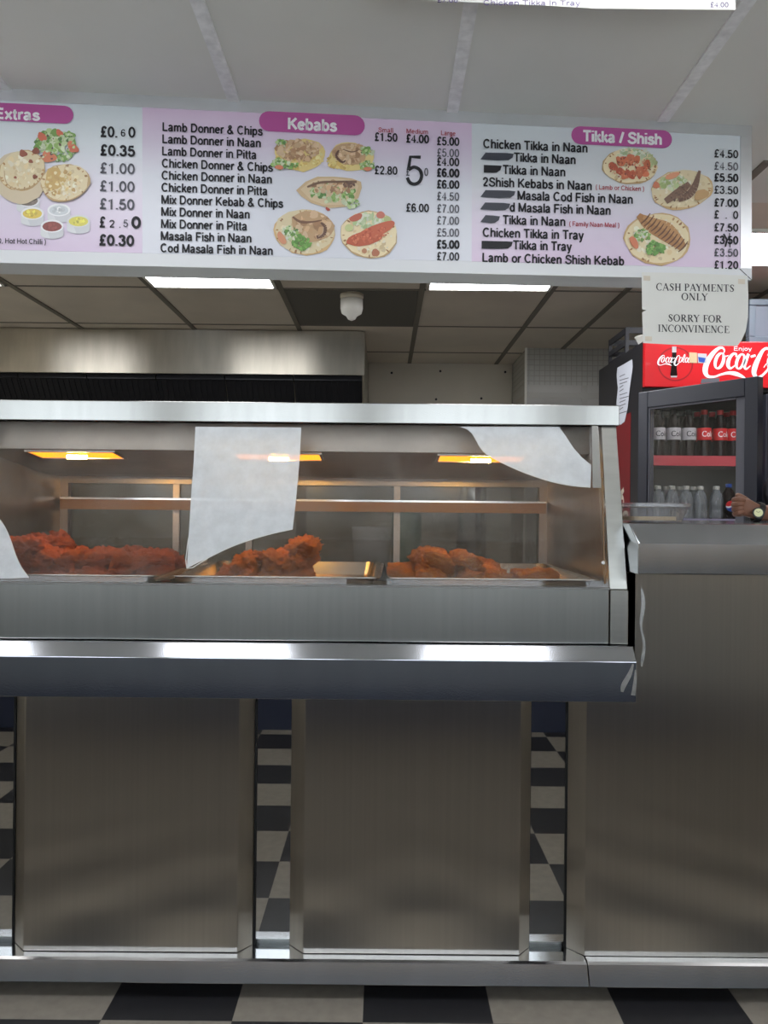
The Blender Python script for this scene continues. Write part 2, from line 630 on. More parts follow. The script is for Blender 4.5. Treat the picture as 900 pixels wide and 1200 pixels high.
# tiled wall block at the right of the kitchen
struct('wall_kitchen', MB().box(0.955, XR, 5.2, YB, 2.17, ZC), M['tile_small'])
struct('wall_kitchen', MB().box(0.955, XR, 5.2, YB, 0, 2.17), M['tile_big'])
struct('trim_8', MB().box(0.945, 0.957, 5.19, 5.215, 0, ZC), M['white'])
# ceiling grid bars
k = 9
for x in (-2.22, -1.62, -1.02, -.42, .18, .78, 1.38, 1.98):
    struct('trim_%d' % k, MB().box(x - .016, x + .016, YF, 2.18, ZC - .006, ZC + .01), M['tbar'])
    k += 1
for y in (-0.27, .33, .93, 1.62):
    struct('trim_%d' % k, MB().box(XL, XR, y - .012, y + .012, ZC - .004, ZC + .01), M['tbar'])
    k += 1
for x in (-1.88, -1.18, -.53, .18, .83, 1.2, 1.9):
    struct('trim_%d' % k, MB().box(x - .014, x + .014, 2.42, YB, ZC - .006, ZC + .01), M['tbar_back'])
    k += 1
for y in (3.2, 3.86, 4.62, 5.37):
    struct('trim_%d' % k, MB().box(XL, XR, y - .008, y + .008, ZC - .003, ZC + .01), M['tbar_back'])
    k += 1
struct('ceiling', MB().box(-.515, .165, 3.88, 4.61, ZC - .004, ZC + .01), M['ceil_dark'])


def ceiling_light(x0, x1, y0, y1, m, label, group):
    t = thing('ceiling_light', label, 'light', ((x0 + x1) / 2, (y0 + y1) / 2, ZC), group)
    f = MB()
    for a in ((x0, x1, y0, y0 + .015), (x0, x1, y1 - .015, y1), (x0, x0 + .015, y0, y1), (x1 - .015, x1, y0, y1)):
        f.box(*a, ZC - .012, ZC)
    f.build('frame', M['white'], t)
    MB().box(x0 + .015, x1 - .015, y0 + .015, y1 - .015, ZC - .008, ZC - .002).build('diffuser', m, t)


for x in (-1.92, -.72, .48, 1.68):
    ceiling_light(x - .285, x + .285, .97, 1.55, M['front_light'], 'square ceiling light panel over the customer floor in front of the counter', 'ceiling lights over the customer floor')
for (x0, x1, y0, y1, l) in ((-2.5, -1.9, 3.22, 3.84, 'lit kitchen ceiling panel cut off at the far left edge'),
                            (-1.165, -.545, 3.22, 3.84, 'lit kitchen ceiling panel above the left end of the extractor hood'),
                            (.2, .815, 3.22, 3.84, 'lit kitchen ceiling panel right of the ceiling sensor'),
                            (1.3, 1.95, 3.0, 3.42, 'lit ceiling panel right of the menu sign above the drinks fridge')):
    ceiling_light(x0, x1, y0, y1, M['back_light'], l, 'ceiling lights over the kitchen')

# ------------------------------------------------------------------ counter under the display case
ctr = thing('serving_counter', 'long low stainless steel serving counter with mirror strips under the food display', 'counter', (-.3, 2.5, 0))
CL = -2.2
MB().box(CL, .60, 2.15, 2.95, .08, .93).build('carcass', M['body'], ctr)
MB().box(CL, .60, 2.17, 2.9, 0, .08).build('plinth', M['panel'], ctr)
# base rail
MB().prof_x([(2.035, .045), (2.058, .092), (2.066, .096), (2.15, .098), (2.15, .045)], CL, 0.556).build('base_rail', M['linen'], ctr, bevel=.002)
# raised panels, chamfered at the sides
for a, b in ((-1.72, -1.135), (-.971, -.388), (-.209, .379)):
    MB().prof_z([(a - .042, 2.15), (a - .042, 2.13), (a, 2.09), (b, 2.09), (b + .036, 2.13), (b + .036, 2.15)], .097, .86).build('front_panel', M['panel'], ctr, bevel=.0025)
for a, b in ((-1.118, -1.018), (-.347, -.244), (.412, .512)):
    s = MB().box(a, b, 2.132, 2.15, .112, .86).build('mirror_strip', M['mirror'], ctr)
    e = MB()
    e.box(a - .004, a + .002, 2.128, 2.15, .098, .86)
    e.box(b - .002, b + .004, 2.128, 2.15, .098, .86)
    e.build('edge_bead', M['dull_black'], s)
# ledge
MB().prof_x([(2.15, .951), (2.03, .951), (2.0, .9156), (2.0, .810), (2.02, .806), (2.15, .83)], CL, .662).build('ledge', M['linen'], ctr, bevel=.0015)


def on_plane_y(d):
    return lambda x, y: at(x, y, d)


def catmull(pts, sub=6):
    out = []
    n = len(pts)
    for i in range(n - 1):
        p0, p1, p2, p3 = pts[max(i - 1, 0)], pts[i], pts[i + 1], pts[min(i + 2, n - 1)]
        for s in range(sub):
            t = s / sub
            out.append(tuple(0.5 * (2 * b + (c - a) * t + (2 * a - 5 * b + 4 * c - d) * t * t + (3 * b - a - 3 * c + d) * t ** 3) for a, b, c, d in zip(p0, p1, p2, p3)))
    out.append(tuple(pts[-1]))
    return out


def ribbon(mb, pts, fn, closed=False):
    """pts (x, y, width) in 2-D -> a strip of faces mapped by fn"""
    n = len(pts)
    rows = []
    for i in range(n):
        if closed:
            a, b = pts[(i - 1) % n], pts[(i + 1) % n]
        else:
            a, b = pts[max(i - 1, 0)], pts[min(i + 1, n - 1)]
        dx, dy = b[0] - a[0], b[1] - a[1]
        l = math.hypot(dx, dy) or 1
        nx, ny = -dy / l, dx / l
        x, y, wd = pts[i]
        rows.append((mb.bm.verts.new(fn(x + nx * wd / 2, y + ny * wd / 2)), mb.bm.verts.new(fn(x - nx * wd / 2, y - ny * wd / 2))))
    for i in range(n if closed else n - 1):
        a, b = rows[i], rows[(i + 1) % n]
        try:
            mb.bm.faces.new((a[0], a[1], b[1], b[0]))
        except ValueError:
            pass


sf = MB()
for s in ([(742, 778, 2), (738, 790, 5), (731, 803, 6), (729, 811, 3)], [(745, 785, 2), (744, 800, 4), (742, 815, 5)]):
    ribbon(sf, catmull(s), on_plane_y(1.9994))
sf.build('grinding_mark', M['scuff'], ctr, recalc=False)

# ------------------------------------------------------------------ taller till counter on the right
tc_ = thing('till_counter', 'tall stainless steel till counter on the right with a thick overhanging top', 'counter', (1.4, 2.5, 0))
TR = 2.4
MB().prof_z([(.60, 2.15), (.60, 2.95), (TR, 2.95), (TR, 2.15)], .08, .82).build('carcass', M['body'], tc_)
MB().box(.72, TR, 2.16, 2.9, .82, 1.2).build('upper_carcass', M['body'], tc_)
MB().box(.61, TR, 2.17, 2.9, 0, .08).build('plinth', M['panel'], tc_)
p = MB()
L_ = [(.557, .098), (TR, .098), (TR, 1.16), (.686, 1.16), (.686, .80), (.557, .80)]
p.prism([(x, 2.09, z) for x, z in L_], [(x, 2.15, z) for x, z in L_])
p.prism([(.515, 2.13, .098), (.557, 2.09, .098), (.557, 2.15, .098), (.515, 2.15, .098)], [(.515, 2.13, .80), (.557, 2.09, .80), (.557, 2.15, .80), (.515, 2.15, .80)])
p.build('front_panel', M['panel'], tc_)
MB().prof_x([(2.035, .045), (2.058, .092), (2.066, .096), (2.15, .098), (2.15, .045)], .558, TR).build('base_rail', M['linen'], tc_, bevel=.002)
# overhanging top: sloped nosing, end cut back at an angle
prof = [(2.0, 1.144), (2.0, 1.224), (2.042, 1.276), (2.7, 1.281), (2.7, 1.24), (2.12, 1.2), (2.12, 1.144)]
dx = [.664, .664, .652, .652, .652, .655, .655]
MB().prism([(x, y, z) for x, (y, z) in zip(dx, prof)], [(TR, y, z) for y, z in prof]).build('countertop', M['linen'], tc_, bevel=.003)
sf = MB()
ribbon(sf, catmull([(752, 690, 2), (754, 710, 5), (751, 732, 3), (755, 755, 3), (753, 772, 4), (752, 781, 1)]), on_plane_y(2.0897))
sf.build('grinding_mark', M['scuff'], tc_, recalc=False)

# ------------------------------------------------------------------ heated display case
X0, X1 = -1.26, .654
ZB = .953
case = thing('display_cabinet', 'stainless steel heated food display cabinet with slanted glass front', 'display cabinet', (-.3, 2.5, ZB))
YG0, ZG0, YG1, ZG1 = 2.056, 1.1034, 2.17, 1.549


def gy(z, off=0.0):
    t = (z - ZG0) / (ZG1 - ZG0)
    return YG0 + (YG1 - YG0) * t + off


def glass_pt(x, y, off=-0.004):
    a, b = ray(x, y)
    # plane y = YG0 + k*(z-ZG0) + off
    kk = (YG1 - YG0) / (ZG1 - ZG0)
    d = (YG0 + off + kk * (HC - ZG0)) / (1 - kk * b)
    return Vector((a * d, d, HC + b * d))


MB().box(X0, .603, 2.05, 2.09, ZB, 1.1034).build('front_skirt', M['body'], case, bevel=.002)
MB().box(X0, .605, 2.046, 2.056, 1.0995, 1.1045).build('glass_channel', M['bright_edge'], case)
# right corner post: upright lower block and leaning upper leg
MB().box(.606, X1, 2.048, 2.10, ZB, 1.0975).build('corner_block', M['post'], case, bevel=.002)
MB().prism([(.606, gy(1.0985), 1.0985), (X1, gy(1.0985), 1.0985), (X1, gy(1.0985) + .06, 1.0985), (.606, gy(1.0985) + .06, 1.0985)],
           [(.612, gy(1.55), 1.55), (X1, gy(1.55), 1.55), (X1, gy(1.55) + .06, 1.55), (.612, gy(1.55) + .06, 1.55)]).build('corner_post', M['post'], case, bevel=.002)
MB().prism([(X0, gy(1.0985), 1.0985), (X0 + .045, gy(1.0985), 1.0985), (X0 + .045, gy(1.0985) + .06, 1.0985), (X0, gy(1.0985) + .06, 1.0985)],
           [(X0, gy(1.55), 1.55), (X0 + .045, gy(1.55), 1.55), (X0 + .045, gy(1.55) + .06, 1.55), (X0, gy(1.55) + .06, 1.55)]).build('corner_post', M['post'], case, bevel=.002)
# top rail and roof
MB().box(X0, .660, 2.16, 2.20, 1.549, 1.606).build('top_rail', M['rail'], case, bevel=.002)
MB().box(X0, .655, 2.20, 3.0, 1.59, 1.604).build('roof', M['body'], case)
# sides
for xs, xe in ((X0, X0 + .02), (X1 - .03, X1 - .003)):
    MB().prism([(xs, 2.10, ZB), (xs, 3.0, ZB), (xs, 3.0, 1.59), (xs, 2.2, 1.59), (xs, 2.10, 1.10)],
               [(xe, 2.10, ZB), (xe, 3.0, ZB), (xe, 3.0, 1.59), (xe, 2.2, 1.59), (xe, 2.10, 1.10)]).build('side_panel', M['inner'], case)
MB().box(X0 + .02, X1 - .03, 2.09, 3.0, ZB, 1.072).build('deck', M['inner'], case)
# canopy inside with three lamps in its sloping underside
MB().prof_x([(2.33, 1.585), (2.33, 1.480), (2.80, 1.428), (2.93, 1.428), (2.93, 1.585)], X0 + .022, X1 - .032).build('canopy', M['inner'], case, bevel=.002)


def under(y, off=0.0):
    return 1.480 - (y - 2.33) / .47 * .052 - off


for c in (-.96, -.33, .30):
    y0, y1 = 2.345, 2.45
    fr = MB()
    for (a, b, c0, c1) in ((c - .138, c + .138, y0 - .006, y0), (c - .138, c + .138, y1, y1 + .006), (c - .138, c - .13, y0, y1), (c + .13, c + .138, y0, y1)):
        fr.prism([(a, c0, under(c0)), (b, c0, under(c0)), (b, c1, under(c1)), (a, c1, under(c1))],
                 [(a, c0, under(c0, .006)), (b, c0, under(c0, .006)), (b, c1, under(c1, .006)), (a, c1, under(c1, .006))])
    f = MB().prism([(c - .13, y0, under(y0, .001)), (c + .13, y0, under(y0, .001)), (c + .13, y1, under(y1, .001)), (c - .13, y1, under(y1, .001))],
                   [(c - .13, y0, under(y0, .003)), (c + .13, y0, under(y0, .003)), (c + .13, y1, under(y1, .003)), (c - .13, y1, under(y1, .003))]).build('heat_lamp', M['lamp'], case)
    fr.build('lamp_frame', M['inner'], f)
    yb = (y0 + y1) / 2
    MB().tube([(c - .03, yb, under(yb, .010)), (c + .03, yb, under(yb, .010))], .006, 10).build('bulb', M['bulb'], f)
# back: frame with sliding doors
bf = MB()
bf.box(X0 + .02, X1 - .03, 2.94, 2.99, 1.40, 1.585)
bf.box(X0 + .02, X1 - .03, 2.94, 2.99, 1.072, 1.10)
bf.box(X0 + .02, X0 + .05, 2.94, 2.99, 1.10, 1.40)
bf.box(X1 - .06, X1 - .03, 2.94, 2.99, 1.10, 1.40)
for x in (-.80, -.69, -.52, .05):
    bf.box(x - .012, x + .012, 2.955, 2.985, 1.10, 1.40)
bf.build('back_frame', M['inner'], case)
MB().box(X0 + .05, -.30, 2.965, 2.97, 1.10, 1.40).build('sliding_door', M['backpane'], case)
MB().box(-.34, X1 - .06, 2.975, 2.98, 1.10, 1.40).build('sliding_door', M['backpane'], case)
MB().box(X0 + .03, X1 - .04, 2.915, 2.938, 1.300, 1.338).build('middle_rail', mat('brown_rail', (150, 118, 92), 0.5), case)
MB().box(X0 + .03, X1 - .04, 2.91, 2.938, 1.338, 1.345).build('rail_edge', M['bright_edge'], case)
# front glass
MB().prism([(X0 + .045, gy(1.103), 1.103), (.606, gy(1.103), 1.103), (.612, gy(1.552), 1.552), (X0 + .045, gy(1.552), 1.552)],
           [(X0 + .045, gy(1.103, .005), 1.103), (.606, gy(1.103, .005), 1.103), (.612, gy(1.552, .005), 1.552), (X0 + .045, gy(1.552, .005), 1.552)]).build('front_glass', M['pane'], case)
# flat pale see-through patches with curved edges laid on the glass
veils = [
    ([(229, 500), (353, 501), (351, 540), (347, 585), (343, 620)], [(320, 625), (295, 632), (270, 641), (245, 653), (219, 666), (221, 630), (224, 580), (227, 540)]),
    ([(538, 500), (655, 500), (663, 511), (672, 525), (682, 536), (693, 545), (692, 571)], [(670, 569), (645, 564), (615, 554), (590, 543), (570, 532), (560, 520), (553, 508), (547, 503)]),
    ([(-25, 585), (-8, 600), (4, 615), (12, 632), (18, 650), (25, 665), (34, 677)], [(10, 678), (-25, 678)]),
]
for a, b in veils:
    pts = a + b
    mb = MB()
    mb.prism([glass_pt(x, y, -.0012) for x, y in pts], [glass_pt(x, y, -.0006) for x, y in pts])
    fo = mb.build('veil_sheet', M['veil'], case)
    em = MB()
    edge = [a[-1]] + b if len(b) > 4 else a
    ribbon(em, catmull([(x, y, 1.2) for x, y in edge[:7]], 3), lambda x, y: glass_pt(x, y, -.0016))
    em.build('veil_edge', M['veil_edge'], fo, recalc=False)
# clip that holds the glass at the right
c0, c1 = glass_pt(693, 500, -.002), glass_pt(703, 572, -.002)
MB().prism([glass_pt(693.5, 499, -.001), glass_pt(701, 499, -.001), glass_pt(705, 572, -.001), glass_pt(694.5, 572, -.001)],
           [glass_pt(693.5, 499, -.012), glass_pt(701, 499, -.012), glass_pt(705, 572, -.012), glass_pt(694.5, 572, -.012)]).build('glass_clip', M['bright_edge'], case, bevel=.001)
MB().prism([glass_pt(704.5, 560, .002), glass_pt(706, 560, .002), glass_pt(710, 684, .002), glass_pt(708, 684, .002)],
           [glass_pt(704.5, 560, -.002), glass_pt(706, 560, -.002), glass_pt(710, 684, -.002), glass_pt(708, 684, -.002)]).build('glass_seal', M['wood'], case)
bolt = MB()
bp_ = glass_pt(706, 660, -.004)
bolt.tube([bp_, bp_ + Vector((0, -.008, .002))], .005, 10)
bolt.build('bolt', M['post'], case)


# trays
def tray(x0, x1, y0, y1, label):
    zf, zr = 1.074, 1.118
    t = thing('food_tray', label, 'tray', ((x0 + x1) / 2, (y0 + y1) / 2, zf - .002), 'steel trays in the display cabinet')
    mb = MB()
    r = mb.rrect
    mb.loft([r(x0 + .03, x1 - .03, y0 + .03, y1 - .03, zf - .002, .03), r(x0 + .016, x1 - .016, y0 + .016, y1 - .016, zr - .004, .035), r(x0, x1, y0, y1, zr - .004, .02), r(x0 - .0005, x1 + .0005, y0 - .0005, y1 + .0005, zr - .002, .02),
             r(x0, x1, y0, y1, zr, .02), r(x0 + .018, x1 - .018, y0 + .018, y1 - .018, zr, .035), r(x0 + .032, x1 - .032, y0 + .032, y1 - .032, zf, .03)])
    mb.build('pan', M['tray'], t, smooth=False)
    return t


tray(-1.225, -.625, 2.13, 2.80, 'steel tray of dark red tandoori chicken at the left')
tray(-.615, -.008, 2.13, 2.80, 'half empty steel tray in the middle of the display cabinet')
tray(.002, .607, 2.13, 2.80, 'steel tray of golden battered pieces at the right')


# chicken pieces
def piece(name, m, seed, elong, rough_amt, label, cat, group):
    bm = bmesh.new()
    bmesh.ops.create_icosphere(bm, subdivisions=4, radius=1.0)
    for v in bm.verts:
        p = v.co.copy()
        o = Vector((seed * 7.3, seed * 1.7, 0))
        d = 1 + 0.30 * noise.noise(p * 1.3 + o) + rough_amt * noise.noise(p * 3.0 + o) + rough_amt * .8 * noise.noise(p * 6.5 + o) + rough_amt * .6 * noise.noise(p * 13 + o)
        v.co = Vector((p.x * elong * d, p.y * .8 * d, p.z * .62 * d))
    mb = MB()
    mb.bm.free()
    mb.bm = bm
    o = mb.build(name, m, smooth=True)
    tag(o, label, cat, group)
    return o


def heap(protos, xs, prof, y_rows, r, label, group):
    """pieces laid row by row; prof(x) gives the heap height there"""
    first = True
    for y in y_rows:
        for x in xs:
            h = prof(x)
            z = 1.074 + r * .55
            lay = 0
            while z < 1.074 + h and lay < 4:
                p = protos[rnd.randrange(len(protos))]
                s = r * rnd.uniform(.75, 1.15)
                loc = (x + rnd.uniform(-.018, .018), y + rnd.uniform(-.02, .02) + lay * .012, z)
                rot = (rnd.uniform(-.5, .5), rnd.uniform(-.5, .5), rnd.uniform(0, 6.28))
                c = dup(p, loc, rot, (s, s, s), label, group)
                z += r * .88
                lay += 1
    for p in protos:
        bpy.data.objects.remove(p)


def lerp_prof(pts):
    def f(x):
        if x <= pts[0][0]:
            return pts[0][1]
        for (a, ha), (b, hb) in zip(pts, pts[1:]):
            if x <= b:
                return ha + (hb - ha) * (x - a) / (b - a)
        return pts[-1][1]
    return f


def fr(a, b, st):
    n = int(round((b - a) / st))
    return [a + (b - a) * i / n for i in range(n + 1)]


l1 = 'dark red tandoori chicken piece heaped in the left tray'
P = [piece('chicken_piece', M['tandoori'], s, 1.15, .42, l1, 'chicken', 'tandoori chicken pieces in the left tray') for s in (1, 2, 3)]
heap(P, fr(-1.15, -.70, .075), lerp_prof([(-1.2, .15), (-1.1, .13), (-.98, .085), (-.9, .085), (-.8, .10), (-.74, .07), (-.65, .08)]), (2.27, 2.36, 2.45, 2.54), .047, l1, 'tandoori chicken pieces in the left tray')
l2 = 'orange spiced chicken piece at the left of the middle tray'
P = [piece('chicken_piece', M['spiced'], s, 1.1, .40, l2, 'chicken', 'spiced chicken pieces in the middle tray') for s in (4, 5, 6)]
heap(P, fr(-.48, -.265, .07), lerp_prof([(-.5, .04), (-.42, .075), (-.36, .10), (-.28, .12), (-.22, .10)]), (2.30, 2.39, 2.48), .047, l2, 'spiced chicken pieces in the middle tray')
l3 = 'golden battered chicken piece piled in the right tray'
P = [piece('chicken_piece', M['batter'], s, 1.15, .26, l3, 'chicken', 'battered chicken pieces in the right tray') for s in (7, 8, 9)]
heap(P, fr(.06, .34, .084), lerp_prof([(.04, .07), (.12, .085), (.2, .115), (.28, .10), (.35, .07)]), (2.26, 2.36, 2.46, 2.56), .052, l3, 'battered chicken pieces in the right tray')
l4 = 'single battered piece lying apart at the right end of the right tray'
P = piece('chicken_piece', M['batter'], 12, 1.3, .26, l4, 'chicken', None)
P.location = (.455, 2.29, 1.103)
P.scale = (.055, .055, .055)
# bits that poke between the trays
t = thing('spatula', 'brown wooden spatula lying across the front of the left tray', 'spatula', (-.62, 2.13, 1.12))
MB().tube([at(214, 669, 2.16), at(196, 676, 2.125), at(182, 679, 2.11)], [.004, .006, .005], 8).build('handle', M['wood'], t)
q = at(206, 669, 2.15)
MB().prism([at(222, 666, 2.17), at(212, 666, 2.17), at(180, 677.6, 2.118), at(200, 678, 2.118)],
           [p_ + Vector((0, 0, -.003)) for p_ in (at(222, 666, 2.17), at(212, 666, 2.17), at(180, 677.6, 2.118), at(200, 678, 2.118))]).build('blade', M['wood'], t)
t = thing('tray_divider', 'small dark pointed divider clip between the middle and right trays', 'divider', (0, 2.125, 1.118))
MB().prism([at(441, 681, 2.112), at(460, 681, 2.112), at(454, 675, 2.115), at(450.5, 659, 2.12), at(447, 675, 2.115)],
           [at(441, 681, 2.118), at(460, 681, 2.118), at(454, 675, 2.121), at(450.5, 659, 2.126), at(447, 675, 2.121)]).build('clip_plate', M['dull_black'], t)

# ------------------------------------------------------------------ menu sign
SA, SB = Vector((at(0, 103, 2.046).x, 2.046)), Vector((at(877, 147, 2.206).x, 2.206))
sd = (SB - SA).normalized()
sn = Vector((sd.y, -sd.x))          # towards the customers


def sg(x, y, off=0.0):
    a, b = ray(x, y)
    base = SA + sn * off
    # d*(a,1) on the vertical plane through base along sd
    den = a * sn.x + sn.y
    d = (base.x * sn.x + base.y * sn.y) / den
    return Vector((a * d, d, HC + b * d))


def sslope(x, y):
    t = (y - 103 - .045 * x) / (205 - .0274 * x)
    return .0503 - .0274 * t


sign = thing('menu_sign', 'wide white and pink menu board hanging over the counter', 'menu sign', (0, 2.2, 1.96))
back = Vector((sn.x, sn.y, 0)) * -.10


def sy(x, t):
    """pixel row of height fraction t (0 top, 1 bottom) at column x"""
    return (103 + .0503 * x) * (1 - t) + (308 + .0229 * x) * t


XS0, XS1 = -230, 881


def sign_quad(xa, xb, ta, tb, off):
    return [sg(xa, sy(xa, ta), off), sg(xb, sy(xb, ta), off), sg(xb, sy(xb, tb), off), sg(xa, sy(xa, tb), off)]


def slab(mb, q, depth):
    d = Vector((sn.x, sn.y, 0)) * -depth
    mb.prism(q, [p_ + d for p_ in q])
    return mb


slab(MB(), sign_quad(XS0, XS1, .01, .995, -.008), .09).build('light_box', M['frame_white'], sign)
fm = MB()
slab(fm, sign_quad(XS0, XS1, 0.0, .07, 0), .10)
fm.build('top_frame', M['frame'], sign)
slab(MB(), sign_quad(XS0, XS1, .925, 1.0, 0), .10).build('bottom_frame', M['frame_white'], sign)
slab(MB(), sign_quad(868, XS1, .0705, .9245, 0), .10).build('side_frame', M['frame'], sign)
corner = MB()
ribbon(corner, [(867, sy(867, .93), .8), (881, sy(881, 1.0), .8)], lambda x, y: sg(x, y, .0006))
corner.build('mitre_joint', M['ink'], sign, recalc=False)
z_t, z_b = .42, .03
pan = [(-225, 166.8, [(0, (224, 206, 228)), (.45, (232, 226, 238)), (.75, (228, 234, 238)), (1, (216, 224, 228))]),
       (166.8, 552.8, [(0, (226, 228, 236)), (.55, (226, 228, 236)), (.85, (224, 208, 228)), (1, (224, 200, 224))]),
       (552.8, 867.5, [(0, (226, 204, 228)), (.35, (228, 218, 234)), (.6, (226, 228, 232)), (1, (216, 222, 226))])]
for i, (a, b, st) in enumerate(pan):
    slab(MB(), sign_quad(a, b, .071, .924, -.002), .005).build('print_panel', grad_mat('menu_print_%d' % i, z_b, z_t, st), sign)

_txt_cache = {}


def text_mesh(s, bold=0.0):
    cu = bpy.data.curves.new('t', 'FONT')
    cu.body = s
    cu.resolution_u = 3
    cu.offset = bold
    ob = bpy.data.objects.new('t', cu)
    COL.objects.link(ob)
    dg = bpy.context.evaluated_depsgraph_get()
    me = bpy.data.meshes.new_from_object(ob.evaluated_get(dg))
    bpy.data.objects.remove(ob)
    bpy.data.curves.remove(cu)
    return me


CAP = 0.69


def arcp(cx, cy, rx, ry, a0, a1, n=12):
    return [(cx + rx * math.cos(math.radians(a0 + (a1 - a0) * i / n)), cy + ry * math.sin(math.radians(a0 + (a1 - a0) * i / n))) for i in range(n + 1)]


def cm(*p):
    return catmull([tuple(q) for q in p], 4)


OV = lambda cx, cy, rx, ry: arcp(cx, cy, rx, ry, 0, 360, 18)
